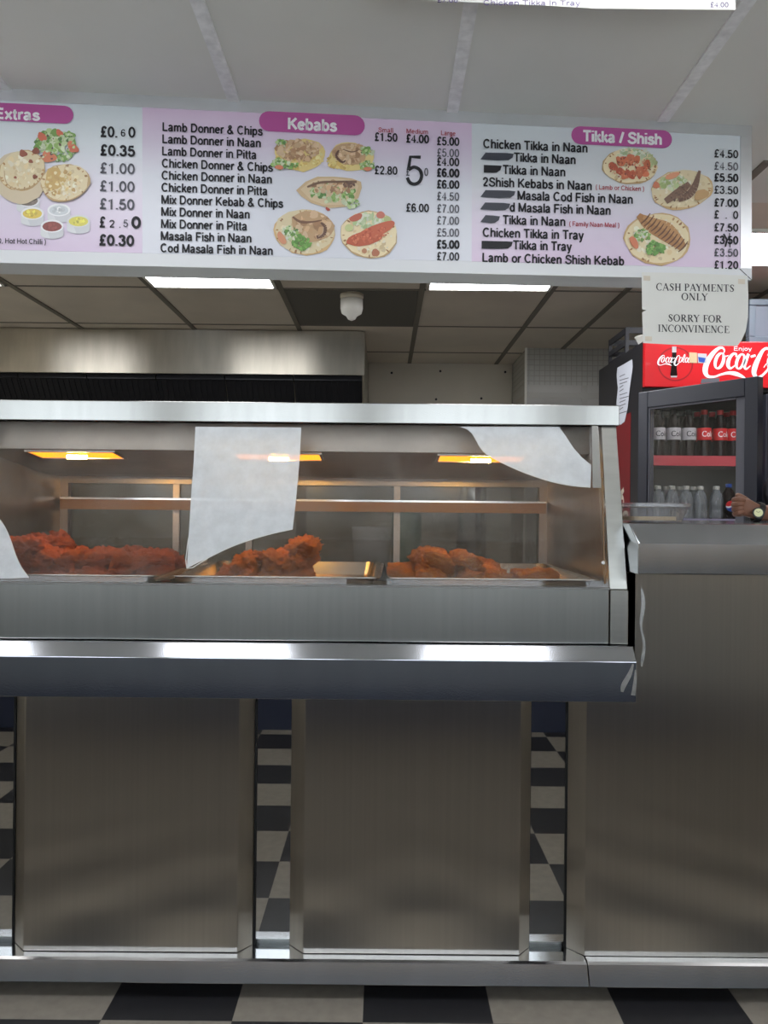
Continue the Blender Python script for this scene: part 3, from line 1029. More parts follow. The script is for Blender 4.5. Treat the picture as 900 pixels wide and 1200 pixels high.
# a plain drawn sans serif alphabet: advance, strokes (cap height 1)
SG = {
    ' ': (.36, []), '.': (.30, [[(.15, 0), (.15, .13)]]), ',': (.30, [[(.16, .13), (.16, 0), (.10, -.14)]]),
    '/': (.38, [[(.04, 0), (.34, 1)]]), '(': (.36, [cm((.28, 1.0), (.14, .7), (.12, .4), (.17, .05), (.28, -.22))]), ')': (.36, [cm((.08, 1.0), (.22, .7), (.24, .4), (.19, .05), (.08, -.22))]),
    '£': (.74, [cm((.62, .78), (.52, .92), (.38, .93), (.26, .78), (.28, .55), (.32, .32), (.24, .1), (.12, .06)), [(.08, .07), (.64, .07)], [(.12, .47), (.52, .47)]]),
    '0': (.74, [OV(.37, .5, .25, .43)]), '1': (.74, [[(.16, .72), (.40, .94), (.40, 0)]]),
    '2': (.74, [cm((.12, .70), (.20, .88), (.37, .93), (.55, .82), (.56, .62), (.40, .40), (.14, .08)), [(.12, .07), (.62, .07)]]),
    '3': (.74, [cm((.13, .74), (.22, .89), (.37, .93), (.54, .83), (.52, .62), (.34, .52)), cm((.34, .52), (.54, .46), (.60, .27), (.48, .09), (.34, .06), (.18, .12), (.11, .28))]),
    '4': (.74, [[(.46, 0), (.46, .93), (.08, .30), (.66, .30)]]),
    '5': (.74, [[(.58, .92), (.22, .92), (.15, .50)], cm((.15, .50), (.34, .60), (.54, .52), (.61, .33), (.53, .14), (.36, .06), (.20, .11), (.11, .26))]),
    '6': (.74, [cm((.58, .78), (.48, .91), (.36, .93), (.20, .80), (.13, .50), (.15, .25)), OV(.37, .31, .23, .25)]),
    '7': (.74, [[(.12, .92), (.62, .92)], cm((.61, .90), (.44, .62), (.32, .30), (.28, 0))]), '8': (.74, [OV(.37, .72, .20, .21), OV(.37, .29, .24, .23)]),
    '&': (.90, [cm((.80, .04), (.60, .25), (.38, .55), (.26, .76), (.34, .92), (.48, .92), (.54, .76), (.40, .58), (.18, .40), (.12, .22), (.24, .06), (.42, .06), (.58, .18), (.68, .38))]),
    'B': (.86, [[(.14, 0), (.14, 1)], [(.14, .93), (.45, .93)] + arcp(.45, .73, .20, .20, 90, -90) + [(.14, .53)], [(.45, .53)] + arcp(.47, .30, .24, .235, 90, -90) + [(.14, .065)]]),
    'C': (.92, [arcp(.47, .5, .35, .44, 42, 318, 18)]), 'D': (.92, [[(.14, 0), (.14, 1)], [(.14, .93), (.42, .93)] + arcp(.42, .5, .34, .43, 90, -90, 14) + [(.14, .07)]]),
    'E': (.85, [[(.14, 0), (.14, 1)], [(.14, .93), (.74, .93)], [(.14, .52), (.70, .52)], [(.14, .07), (.76, .07)]]), 'F': (.78, [[(.14, 0), (.14, 1)], [(.14, .93), (.70, .93)], [(.14, .50), (.62, .50)]]),
    'H': (.92, [[(.14, 0), (.14, 1)], [(.76, 0), (.76, 1)], [(.14, .53), (.76, .53)]]), 'j': (.28, [cm((.16, .71), (.16, .1), (.14, -.16), (.02, -.23)), [(.16, .87), (.16, 1)]]), 'I': (.30, [[(.15, 0), (.15, 1)]]), 'K': (.86, [[(.14, 0), (.14, 1)], [(.76, .98), (.16, .38)], [(.34, .56), (.78, .02)]]),
    'L': (.74, [[(.14, 0), (.14, 1)], [(.14, .07), (.68, .07)]]), 'M': (1.06, [[(.14, 0), (.14, 1)], [(.15, .97), (.52, .04)], [(.52, .04), (.89, .97)], [(.90, 0), (.90, 1)]]),
    'N': (.92, [[(.14, 0), (.14, 1)], [(.16, .96), (.74, .04)], [(.76, 0), (.76, 1)]]), 'P': (.82, [[(.14, 0), (.14, 1)], [(.14, .93), (.46, .93)] + arcp(.46, .68, .24, .25, 90, -90) + [(.14, .43)]]),
    'Q': (.98, [OV(.48, .5, .37, .44), [(.56, .24), (.86, -.03)]]),
    'S': (.84, [cm((.72, .72), (.62, .88), (.42, .94), (.22, .87), (.17, .70), (.30, .57), (.52, .49), (.71, .36), (.69, .17), (.50, .06), (.30, .07), (.14, .17), (.10, .30))]),
    'T': (.78, [[(.39, 0), (.39, 1)], [(.03, .93), (.75, .93)]]),
    'a': (.70, [cm((.11, .54), (.20, .65), (.34, .67), (.47, .60), (.50, .46), (.50, .14), (.56, 0)), cm((.50, .40), (.32, .36), (.14, .29), (.10, .16), (.20, .05), (.34, .07), (.50, .22))]),
    'b': (.72, [[(.13, 0), (.13, 1)], OV(.36, .35, .22, .30)]), 'c': (.66, [arcp(.35, .35, .24, .30, 40, 320, 14)]), 'd': (.72, [[(.58, 0), (.58, 1)], OV(.35, .35, .22, .30)]),
    'e': (.70, [[(.11, .38), (.58, .38)], arcp(.35, .35, .24, .30, 5, 318, 16)]), 'g': (.72, [[(.58, .70), (.58, .0)], cm((.58, .02), (.52, -.18), (.34, -.23), (.16, -.14)), OV(.35, .36, .22, .29)]),
    'h': (.70, [[(.13, 0), (.13, 1)], cm((.13, .45), (.24, .62), (.40, .66), (.54, .56), (.56, .40), (.56, 0))]), 'i': (.28, [[(.14, 0), (.14, .71)], [(.14, .87), (.14, 1)]]),
    'k': (.62, [[(.13, 0), (.13, 1)], [(.54, .70), (.14, .28)], [(.28, .42), (.58, .01)]]), 'l': (.28, [[(.14, 0), (.14, 1)]]),
    'm': (1.04, [[(.13, 0), (.13, .71)], cm((.13, .47), (.22, .62), (.35, .65), (.48, .56), (.50, .40), (.50, 0)), cm((.50, .47), (.60, .62), (.73, .65), (.86, .56), (.88, .40), (.88, 0))]),
    'n': (.70, [[(.13, 0), (.13, .71)], cm((.13, .45), (.24, .62), (.40, .66), (.54, .56), (.56, .40), (.56, 0))]), 'o': (.72, [OV(.36, .355, .25, .30)]),
    'p': (.72, [[(.13, -.28), (.13, .71)], OV(.36, .355, .22, .30)]), 'r': (.46, [[(.13, 0), (.13, .71)], cm((.13, .42), (.20, .58), (.32, .66), (.44, .63))]),
    's': (.64, [cm((.53, .51), (.43, .63), (.28, .65), (.15, .58), (.16, .45), (.32, .37), (.49, .30), (.54, .18), (.44, .07), (.28, .05), (.14, .10), (.09, .21))]),
    't': (.40, [cm((.18, .92), (.18, .5), (.18, .16), (.24, .05), (.36, .05)), [(.03, .65), (.35, .65)]]), 'u': (.70, [[(.56, 0), (.56, .71)], cm((.56, .28), (.46, .10), (.30, .05), (.15, .14), (.13, .30), (.13, .71))]),
    'x': (.62, [[(.06, .71), (.55, 0)], [(.55, .71), (.06, 0)]]), 'y': (.62, [[(.06, .71), (.31, .03)], cm((.56, .71), (.36, .1), (.26, -.2), (.10, -.24))]),
}


def put_text(s, xa, xb, yc, cap, fn, m, parent, bold=0.015, slope=None, name='menu_text'):
    """drawn text between pixel columns xa..xb, vertically centred on yc at xa, cap height in pixels; fn maps pixels to the surface"""
    sl = sslope(xa, yc) if slope is None else slope
    tot = sum(SG[c][0] for c in s)
    kx = (xb - xa) / tot
    wd = cap * (.142 + bold * 3.0)
    mb = MB()
    cur = 0
    for c in s:
        adv, strokes = SG[c]
        for stt in strokes:
            pts = []
            for x, y in stt:
                gx = (cur + x) * kx
                pts.append((xa + gx, yc + sl * gx - (y - .5) * cap, wd))
            closed = len(pts) > 10 and abs(pts[0][0] - pts[-1][0]) < 1e-6 and abs(pts[0][1] - pts[-1][1]) < 1e-6
            ribbon(mb, pts[:-1] if closed else pts, fn, closed)
        cur += adv
    return mb.build(name, m, parent, recalc=False)


TX = lambda x, y: sg(x, y, .0010)
# pills
for (xa, xb, ya, h, s, ta, tb, ty, cap) in ((-60, 86, 128, 21, 'Extras', -7, 47, 132.5, 12.5), (303.5, 427.5, 141.5, 23.5, 'Kebabs', 337, 395, 144.5, 13.5), (669.5, 787.5, 158, 21, 'Tikka / Shish', 683, 776, 159, 13)):
    pts = []
    n = 10
    sl = sslope((xa + xb) / 2, ya)
    for cx_, a0 in ((xb - h / 2, -PI / 2), (xa + h / 2, PI / 2)):
        for i in range(n + 1):
            a = a0 + PI * i / n
            X_ = cx_ + h / 2 * math.cos(a)
            pts.append((X_, ya + sl * (X_ - xa) + h / 2 * math.sin(a)))
    pb = MB().poly([sg(x, y, .0006) for x, y in pts]).build('heading_pill', M['magenta'], sign, recalc=False)
    put_text(s, ta, tb, ty, cap, lambda x, y: sg(x, y, .0014), M['white_print'], sign, .028, name='heading_text')

K, G, R_ = M['ink'], M['ink_grey'], M['ink_red']
rows = []
rows += [('£0.', 117, 138, 154, 12.5, K, .02), ('6', 141, 147.5, 155.5, 8.5, K, .0), ('0', 150, 159, 154.8, 12.5, K, .015), ('£', 115.8, 124, 260, 12.5, K, .015), ('2 .', 127.5, 142, 262, 9, K, .0), ('5', 144, 150.5, 261.5, 9, G, .0), ('0', 153.5, 165.5, 260.5, 13.5, K, .035)]
for s, y, m, b in (('£0.35', 175.5, K, .025), ('£1.00', 196.5, G, .01), ('£1.00', 217.5, G, .01), ('£1.50', 238.5, G, .015), ('£0.30', 281, K, .03)):
    rows.append((s, 117 - (y - 150) * .012, 159 - (y - 150) * .012 + (6 if s == '£2.50' else 0), y, 12.5, m, b))
rows.append(('BBQ, Hot Hot Chilli )', -14, 54, 281.5, 6, K, .0))
names = ['Lamb Donner & Chips', 'Lamb Donner in Naan', 'Lamb Donner in Pitta', 'Chicken Donner & Chips', 'Chicken Donner in Naan', 'Chicken Donner in Pitta', 'Mix Donner Kebab & Chips', 'Mix Donner in Naan', 'Mix Donner in Pitta', 'Masala Fish in Naan', 'Cod Masala Fish in Naan']
ends = [308, 306, 301, 320, 319, 314, 332, 293, 290, 295, 320]
for i, (s, e) in enumerate(zip(names, ends)):
    rows.append((s, 190 - i * .22, e, 148.3 + i * 14.2, 10.2, K, .014))
for s, x, y, m, b in (('£1.50', 438.5, 160, K, .015), ('£2.80', 438.5, 199, K, .01), ('£4.00', 475.5, 162, K, .02), ('£6.00', 475.5, 243, K, .01)):
    rows.append((s, x, x + 27.5, y, 9.8, m, b))
rows.append(('£', 475.5, 480.5, 201, 9.8, G, .0))
rows.append(('0', 497, 502, 201.5, 9.8, G, .0))
rows.append(('5', 473.5, 498.5, 199, 37, K, -.012))
for i, (s, m, b) in enumerate((('£5.00', K, .015), ('£5.00', G, .0), ('£4.00', K, .012), ('£6.00', K, .03), ('£6.00', K, .02), ('£4.50', G, .0), ('£7.00', G, .0), ('£7.00', G, .0), ('£5.00', G, .0), ('£5.00', K, .03), ('£7.00', K, .005))):
    y = (165, 178.5, 189, 202, 215.5, 229.5, 244, 258, 272, 286, 300)[i]
    rows.append((s, 511.5, 538.5, y, 9.8, m, b))
rows += [('Small', 443, 461, 152, 5.5, R_, .0), ('Medium', 476, 502, 153.3, 5.5, R_, .0), ('Large', 516.5, 534, 155.5, 5.5, R_, .0)]
for s, a, b, y in (('Chicken Tikka in Naan', 566, 689, 168), ('Tikka in Naan', 602, 675, 184), ('Tikka in Naan', 589, 663, 198.5), ('2Shish Kebabs in Naan', 565.5, 694, 212.8), ('Masala Cod Fish in Naan', 606, 742, 228.6), ('d Masala Fish in Naan', 597, 716, 242.5), ('Tikka in Naan', 589, 663, 257.3), ('Chicken Tikka in Tray', 565.5, 684, 272), ('Tikka in Tray', 601, 670, 286.8), ('Lamb or Chicken Shish Kebab', 565, 732, 301.5)):
    rows.append((s, a, b, y, 10.6, K, .014))
rows += [('( Lamb or Chicken )', 698, 755, 219, 5.5, R_, .0), ('( Family Naan Meal )', 667, 726, 262, 5.5, R_, .0)]
for s, y, m, b in (('£4.50', 180.5, K, .01), ('£4.50', 195, G, .0), ('£5.50', 208.5, K, .025), ('£3.50', 223, K, .005), ('£7.00', 238, K, .02), ('£  .  0', 252, K, .01), ('£7.50', 267, K, .012), ('£3.50', 281.7, K, .02), ('£3.50', 296.5, G, .005), ('£1.20', 311, K, .015)):
    rows.append((s, 836.5, 865.5, y - 1, 9.4, m, b))
for (s, a, b, y, cap, m, bo) in rows:
    put_text(s, a, b, y, cap, TX, m, sign, bo)
# marker pen blots over some words, and the pen strokes over a price
for (x0, x1, yc, kind) in ((564, 602, 183, 1), (567, 588, 197.5, 0), (564, 604, 227, 1), (563.5, 598, 241.5, 1), (564, 586, 256.3, 1), (564.5, 601, 286.5, 0)):
    h = 9.5
    pts = [(x0 + (5 if kind else 0), yc - h / 2 + .5), (x1 - 8, yc - h / 2 + 1), (x1, yc - h / 2 + (2.0 if kind else 1.5)), (x1 - 1.5, yc + h / 2 - 3), (x1 - 6, yc + h / 2), ((x0 + x1) / 2, yc + h / 2 + .3), (x0 + (-1 if kind else 0), yc + h / 2 - (1 if kind else 0))]
    MB().poly([sg(x, y, .0013) for x, y in pts]).build('marker_blot', M['marker'] if kind else K, sign, recalc=False)
for q in ([(848, 274, 2), (852, 281, 2.4), (850, 289, 2)], [(855, 273, 1.2), (855.5, 290, 1.2)]):
    st = MB()
    ribbon(st, q, lambda x, y: sg(x, y, .0014))
    st.build('pen_stroke', K, sign, recalc=False)


# printed food pictures: flat prints made of many coloured patches
class Pic:
    def __init__(self):
        self.mb = MB()
        self.cl = self.mb.bm.loops.layers.float_color.new('Col')
        self.k = 0

    def poly(self, pts, col):
        self.k += 1
        off = .0006 + self.k * .000012
        f = self.mb.bm.faces.new([self.mb.bm.verts.new(sg(x, y, off)) for x, y in pts])
        c = (*lin(tuple(v * .80 + 214 * .20 for v in col)), 1)
        for l in f.loops:
            l[self.cl] = c

    def blob(self, cx, cy, rx, ry, rot, col, jag=.12, n=14):
        pts = []
        ph = rnd.random() * 6
        for i in range(n):
            a = 2 * PI * i / n
            q = 1 + jag * (math.sin(3 * a + ph) * .5 + rnd.uniform(-.6, .6))
            x, y = rx * q * math.cos(a), ry * q * math.sin(a)
            pts.append((cx + x * math.cos(rot) - y * math.sin(rot), cy + x * math.sin(rot) + y * math.cos(rot)))
        v = rnd.uniform(.93, 1.06)
        self.poly(pts, tuple(max(0, min(255, c * v)) for c in col))

    def scatter(self, cx, cy, rx, ry, n, cols, s0, s1, asp=.6, jag=.25, rot=0.0):
        n, s0, s1 = int(n * 1.8), s0 * .62, s1 * .78
        for _ in range(n):
            r, a = math.sqrt(rnd.random()), rnd.uniform(0, 2 * PI)
            x, y = rx * r * math.cos(a), ry * r * math.sin(a)
            s = rnd.uniform(s0, s1)
            self.blob(cx + x * math.cos(rot) - y * math.sin(rot), cy + x * math.sin(rot) + y * math.cos(rot), s, s * rnd.uniform(asp, 1), rnd.uniform(0, PI), rnd.choice(cols), jag, 9)

    def stroke(self, pts, col):
        pts = catmull(pts, 4)
        for i in range(len(pts) - 1):
            (x0, y0, w0), (x1, y1, w1) = pts[i], pts[i + 1]
            l = math.hypot(x1 - x0, y1 - y0) or 1
            nx, ny = -(y1 - y0) / l, (x1 - x0) / l
            self.poly([(x0 + nx * w0 / 2, y0 + ny * w0 / 2), (x1 + nx * w1 / 2, y1 + ny * w1 / 2), (x1 - nx * w1 / 2, y1 - ny * w1 / 2), (x0 - nx * w0 / 2, y0 - ny * w0 / 2)], col)

    def naan(self, cx, cy, rx, ry, rot=0.0):
        self.blob(cx, cy, rx, ry, rot, (212, 172, 112), .05, 26)
        self.blob(cx - .3, cy - .6, rx * .965, ry * .955, rot, (240, 220, 172), .05, 26)
        self.scatter(cx, cy, rx * .8, ry * .8, 40, [(246, 230, 190), (232, 208, 156), (250, 238, 208), (226, 198, 142)], 1.5, 4.5, rot=rot)
        for _ in range(18):
            a = rnd.uniform(0, 2 * PI)
            x, y = rx * .9 * math.cos(a), ry * .9 * math.sin(a)
            self.blob(cx + x * math.cos(rot) - y * math.sin(rot), cy + x * math.sin(rot) + y * math.cos(rot), rnd.uniform(.8, 2.4), rnd.uniform(.5, 1.2), a, rnd.choice([(176, 122, 62), (200, 150, 90), (150, 96, 50)]), .3, 8)

    def build(self, name='food_picture'):
        return self.mb.build(name, M['print'], sign, recalc=False)


SALAD = [(120, 168, 70), (150, 190, 96), (96, 146, 60), (186, 212, 140), (214, 226, 186), (78, 126, 56)]
TOM = [(226, 120, 80), (232, 148, 104), (214, 96, 66)]
DON = [(216, 174, 126), (198, 152, 104), (230, 196, 152), (172, 124, 82), (224, 186, 142)]
# extras
p_ = Pic()
p_.scatter(66, 170, 24, 18, 90, SALAD + [(200, 220, 160)], 2, 6)
for x, y, r in ((49, 160, 6), (70, 156, 5), (86, 174, 7), (57, 184, 9), (83, 168, 4)):
    p_.blob(x, y, r, r * .7, rnd.random(), rnd.choice(TOM), .2)
p_.scatter(66, 170, 24, 19, 26, SALAD[3:5] + [(90, 60, 60)], 1, 2.6)
p_.blob(22, 208, 32, 30, .5, (226, 206, 170), .06, 24)
p_.naan(26, 200, 28, 23, -.4)
for x, y, r in ((27, 180, 4.8), (42, 177, 4.4), (36, 189, 2.6), (18, 208, 1.8), (41, 207, 3)):
    p_.blob(x, y, r, r * .85, .4, (140, 66, 44), .2)
p_.stroke([(5, 200, 1), (8, 215, 1.2), (22, 222, 1.2), (40, 218, 1)], (196, 164, 116))
p_.naan(76, 214, 29, 22, -.15)
p_.blob(64, 209, 12, 13, .2, (222, 180, 100), .15, 18)
p_.scatter(72, 214, 20, 14, 30, [(236, 206, 130), (246, 228, 178), (206, 162, 92)], 1.5, 4)
p_.build()
for x, y, c in ((33, 235, (130, 118, 106)), (69, 246, (226, 232, 236)), (38, 250, (236, 204, 80)), (92, 259, (222, 212, 80)), (61, 265, (140, 62, 56))):
    p_ = Pic()
    rx = 13.5
    p_.poly([(x - rx, y)] + [(x + rx * math.cos(a), y + 10 + 5 * math.sin(a)) for a in [PI - PI * i / 12 for i in range(13)]] + [(x + rx, y)], (214, 216, 220))
    p_.poly([(x - rx, y)] + [(x - rx * .2 + rx * .8 * math.cos(a), y + 9 + 5 * math.sin(a)) for a in [PI - PI * i / 12 for i in range(7)]] + [(x - rx * .6, y)], (228, 230, 232))
    p_.blob(x, y, rx, 7.5, 0, (242, 243, 245), 0, 20)
    p_.blob(x, y + .4, rx * .84, 5.8, 0, c, .02, 20)
    p_.scatter(x, y + .4, rx * .55, 3.2, 7, [tuple(min(255, v * 1.12) for v in c), tuple(v * .88 for v in c)], 1.5, 3)
    p_.build('dip_picture')
# doner and chips, two plates
p_ = Pic()
p_.blob(352, 181, 30, 19, .05, (232, 204, 120), .1, 22)
p_.scatter(352, 186, 28, 12, 50, [(240, 214, 120), (222, 184, 90), (246, 228, 150)], 1.5, 4, .3)
p_.scatter(350, 176, 25, 12, 90, DON, 2, 6, .35)
p_.scatter(327, 192, 9, 6, 26, SALAD, 1.5, 3.5)
p_.scatter(342, 194, 8, 4, 14, SALAD, 1.5, 3)
p_.scatter(330, 168, 6, 5, 12, SALAD, 1.5, 3)
p_.blob(327, 196, 5, 2.6, .1, TOM[0], .1)
p_.build()
p_ = Pic()
p_.blob(411, 184, 27, 17, .05, (234, 208, 126), .1, 22)
p_.scatter(398, 190, 16, 9, 36, [(240, 214, 120), (222, 184, 90), (210, 170, 80)], 1.5, 4, .3)
p_.blob(410, 180, 20, 13, .1, (196, 152, 106), .12, 20)
p_.scatter(410, 180, 18, 11, 30, DON, 2, 5, .4)
p_.stroke([(397, 176, 2), (394, 183, 3), (401, 190, 2.5), (405, 188, 1.5)], (84, 50, 36))
p_.stroke([(402, 175, 1), (412, 178, 1.5), (420, 176, 1)], (120, 80, 56))
p_.scatter(430, 177, 8, 5, 22, SALAD, 1.5, 3.2)
p_.scatter(430, 194, 9, 5, 24, SALAD, 1.5, 3.2)
p_.blob(431, 198, 5, 2.4, 0, TOM[0], .1)
p_.build()
# filled pitta
p_ = Pic()
p_.poly([(347, 223), (358, 213), (372, 207), (392, 207), (412, 209), (423, 213), (424, 220), (420, 232), (408, 242), (385, 244), (365, 238), (353, 230)], (214, 180, 132))
p_.poly([(352, 222), (362, 214), (376, 209), (395, 209), (415, 212), (420, 218), (416, 230), (400, 240), (380, 240), (364, 234)], (228, 200, 156))
p_.scatter(390, 226, 27, 11, 70, SALAD + [(196, 210, 150), (214, 222, 180)], 1.8, 5)
p_.scatter(388, 220, 25, 7, 40, DON + [(150, 108, 76)], 1.8, 5, .4)
p_.stroke([(360, 219, 2), (375, 214, 3), (395, 213, 2.5), (418, 213, 3)], (110, 78, 56))
p_.scatter(408, 216, 7, 3, 10, [(96, 66, 54), (120, 86, 66)], 1.5, 3)
p_.scatter(412, 238, 9, 5, 16, SALAD[2:5], 1.5, 3.5)
p_.blob(384, 245, 3, 1.8, .6, (190, 60, 46), .2)
p_.build()
# doner in naan
p_ = Pic()
p_.naan(357, 272, 36, 27, .08)
p_.blob(366, 265, 25, 18, .2, (204, 160, 112), .08, 22)
p_.scatter(366, 266, 22, 15, 26, DON, 3, 7, .45)
p_.stroke([(343, 254, 2), (352, 260, 3), (366, 260, 2), (377, 258, 1.5)], (110, 70, 48))
p_.stroke([(371, 278, 4), (379, 275, 4.5), (381, 266, 4), (376, 261, 2.5)], (92, 58, 44))
p_.stroke([(373, 277, 1.2), (378, 273, 1.2), (379, 266, 1)], (196, 160, 124))
p_.scatter(340, 272, 9, 8, 34, SALAD + [(230, 234, 214)], 1.5, 3.4)
p_.scatter(353, 284, 11, 8, 40, [(92, 150, 54), (120, 178, 76), (76, 130, 46)], 1.5, 4)
p_.blob(330, 279, 4, 8, -.5, TOM[1], .08)
p_.build()
# kebab in naan
p_ = Pic()
p_.naan(433, 275, 34, 28, .1)
p_.scatter(434, 259, 19, 8, 44, [(206, 222, 170), (226, 232, 206), (180, 206, 140)], 2, 5, .4)
p_.blob(417, 255, 8, 4, -.4, (214, 100, 76), .08)
p_.blob(446, 252, 5, 4.4, 0, (220, 116, 92), .08)
p_.blob(454, 257, 4.5, 4, .2, (196, 206, 130), .08)
p_.blob(409, 267, 5, 4.4, .2, (204, 212, 140), .08)
p_.blob(428, 279, 22, 8.5, -.22, (206, 82, 48), .06, 22)
p_.blob(441, 270, 24, 7, -.38, (214, 92, 56), .06, 22)
p_.scatter(435, 275, 24, 8, 36, [(226, 116, 76), (190, 66, 40), (216, 98, 62)], 1, 3, .4, rot=-.3)
p_.blob(440, 296, 4.6, 4.6, 0, (176, 96, 60), .1)
p_.blob(427, 294, 3, 3, 0, (200, 130, 84), .1)
p_.build()
# tikka in naan
p_ = Pic()
p_.naan(738.5, 195, 32.5, 21, .03)
p_.scatter(742, 180, 19, 6, 30, [(208, 220, 176), (226, 230, 206), (176, 200, 140)], 2, 4.5, .4)
p_.scatter(762, 189, 6, 8, 14, [(196, 204, 140), (176, 186, 120)], 2, 4)
for _ in range(22):
    a, r = rnd.uniform(0, 6.28), math.sqrt(rnd.random())
    p_.blob(738 + 24 * r * math.cos(a), 196 + 12 * r * math.sin(a), rnd.uniform(4, 6.5), rnd.uniform(3.4, 5), rnd.uniform(0, 3), rnd.choice([(206, 90, 52), (222, 112, 70), (190, 72, 44), (214, 102, 60)]), .2, 11)
p_.scatter(738, 196, 25, 13, 60, [(232, 134, 92), (170, 60, 40), (140, 60, 44), (224, 120, 80)], .7, 1.8)
p_.build()
# shish kebab in naan
p_ = Pic()
p_.naan(799, 222.5, 36.5, 23, -.12)
p_.scatter(788, 214, 16, 9, 50, [(192, 208, 140), (214, 224, 180), (168, 190, 110), (228, 232, 210)], 1.8, 4.5, .35)
p_.blob(788, 206, 9, 3.4, -.35, TOM[1], .08)
p_.blob(769, 217, 4, 4, 0, TOM[0], .12)
p_.stroke([(780, 236, 7), (790, 229, 9), (800, 222, 9), (808, 215, 6)], (118, 84, 64))
p_.stroke([(795, 234, 6), (806, 229, 8.5), (814, 219, 8), (820, 200, 3)], (110, 76, 58))
p_.scatter(800, 225, 16, 7, 36, [(140, 104, 80), (90, 62, 50), (128, 92, 70)], .8, 2.2, .5, rot=-.6)
p_.blob(822, 228, 9, 6, -.4, (206, 158, 98), .15)
p_.build()
# grilled fish in naan
p_ = Pic()
p_.naan(771, 280, 39, 30.5, .02)
p_.stroke([(748, 252, 6), (760, 262, 15), (775, 270, 19), (790, 280, 17), (801, 291, 9)], (176, 116, 62))
p_.stroke([(754, 254, 5), (768, 260, 8), (784, 266, 9), (800, 284, 6)], (196, 138, 80))
for i in range(12):
    t = i / 11
    cx_, cy_ = 757 + 44 * t, 257 + 33 * t
    p_.stroke([(cx_ + 5, cy_ - 7, 1), (cx_, cy_, 1.8), (cx_ - 6, cy_ + 5, 1)], (92, 54, 34))
p_.scatter(752, 276, 9, 7, 34, SALAD + [(232, 236, 220)], 1.4, 3)
p_.scatter(768, 291, 11, 8, 44, [(96, 154, 60), (126, 182, 80), (78, 132, 50)], 1.4, 3.6)
p_.blob(743, 284, 4, 8, -.5, TOM[0], .08)
p_.build()

# ------------------------------------------------------------------ paper under the sign, in a drawn serif alphabet
note = thing('paper_notice', 'white paper notice about cash payments hanging under the menu sign', 'notice', sg(814, 402, .004))
pts = [(752, 319), (800, 320), (876, 323), (877, 345), (876.5, 372), (874, 388), (869, 399), (864, 405.5), (830, 405), (790, 404), (753.5, 402), (752.5, 366), (757, 363.4), (752.4, 362.6)]
MB().prism([sg(x, y, .0040) for x, y in pts], [sg(x, y, .0034) for x, y in pts]).build('sheet', M['paper'], note)
tp = MB()
for x, y in ((758, 326), (869, 330), (760, 397)):
    tp.poly([sg(x - 4, y - 3, .0043), sg(x + 4, y - 2.6, .0043), sg(x + 4, y + 3, .0043), sg(x - 4, y + 2.6, .0043)])
tp.build('tape', M['offwhite'], note, recalc=False)
T_, t_ = .15, .06


def arc(cx, cy, rx, ry, a0, a1, n=14, thick=T_, thin=t_):
    out = []
    for i in range(n + 1):
        a = math.radians(a0 + (a1 - a0) * i / n)
        out.append((cx + rx * math.cos(a), cy + ry * math.sin(a), thin + (thick - thin) * abs(math.cos(a)) ** 1.5))
    return out


def stem(x, y0=0, y1=1, wd=T_):
    return [(x, y0, wd), (x, y1, wd)]


def sf_(x, y, l=.14):
    return [(x - l, y, .05), (x + l, y, .05)]


def ln(x0, y0, x1, y1, wd):
    return [(x0, y0, wd), (x1, y1, wd)]


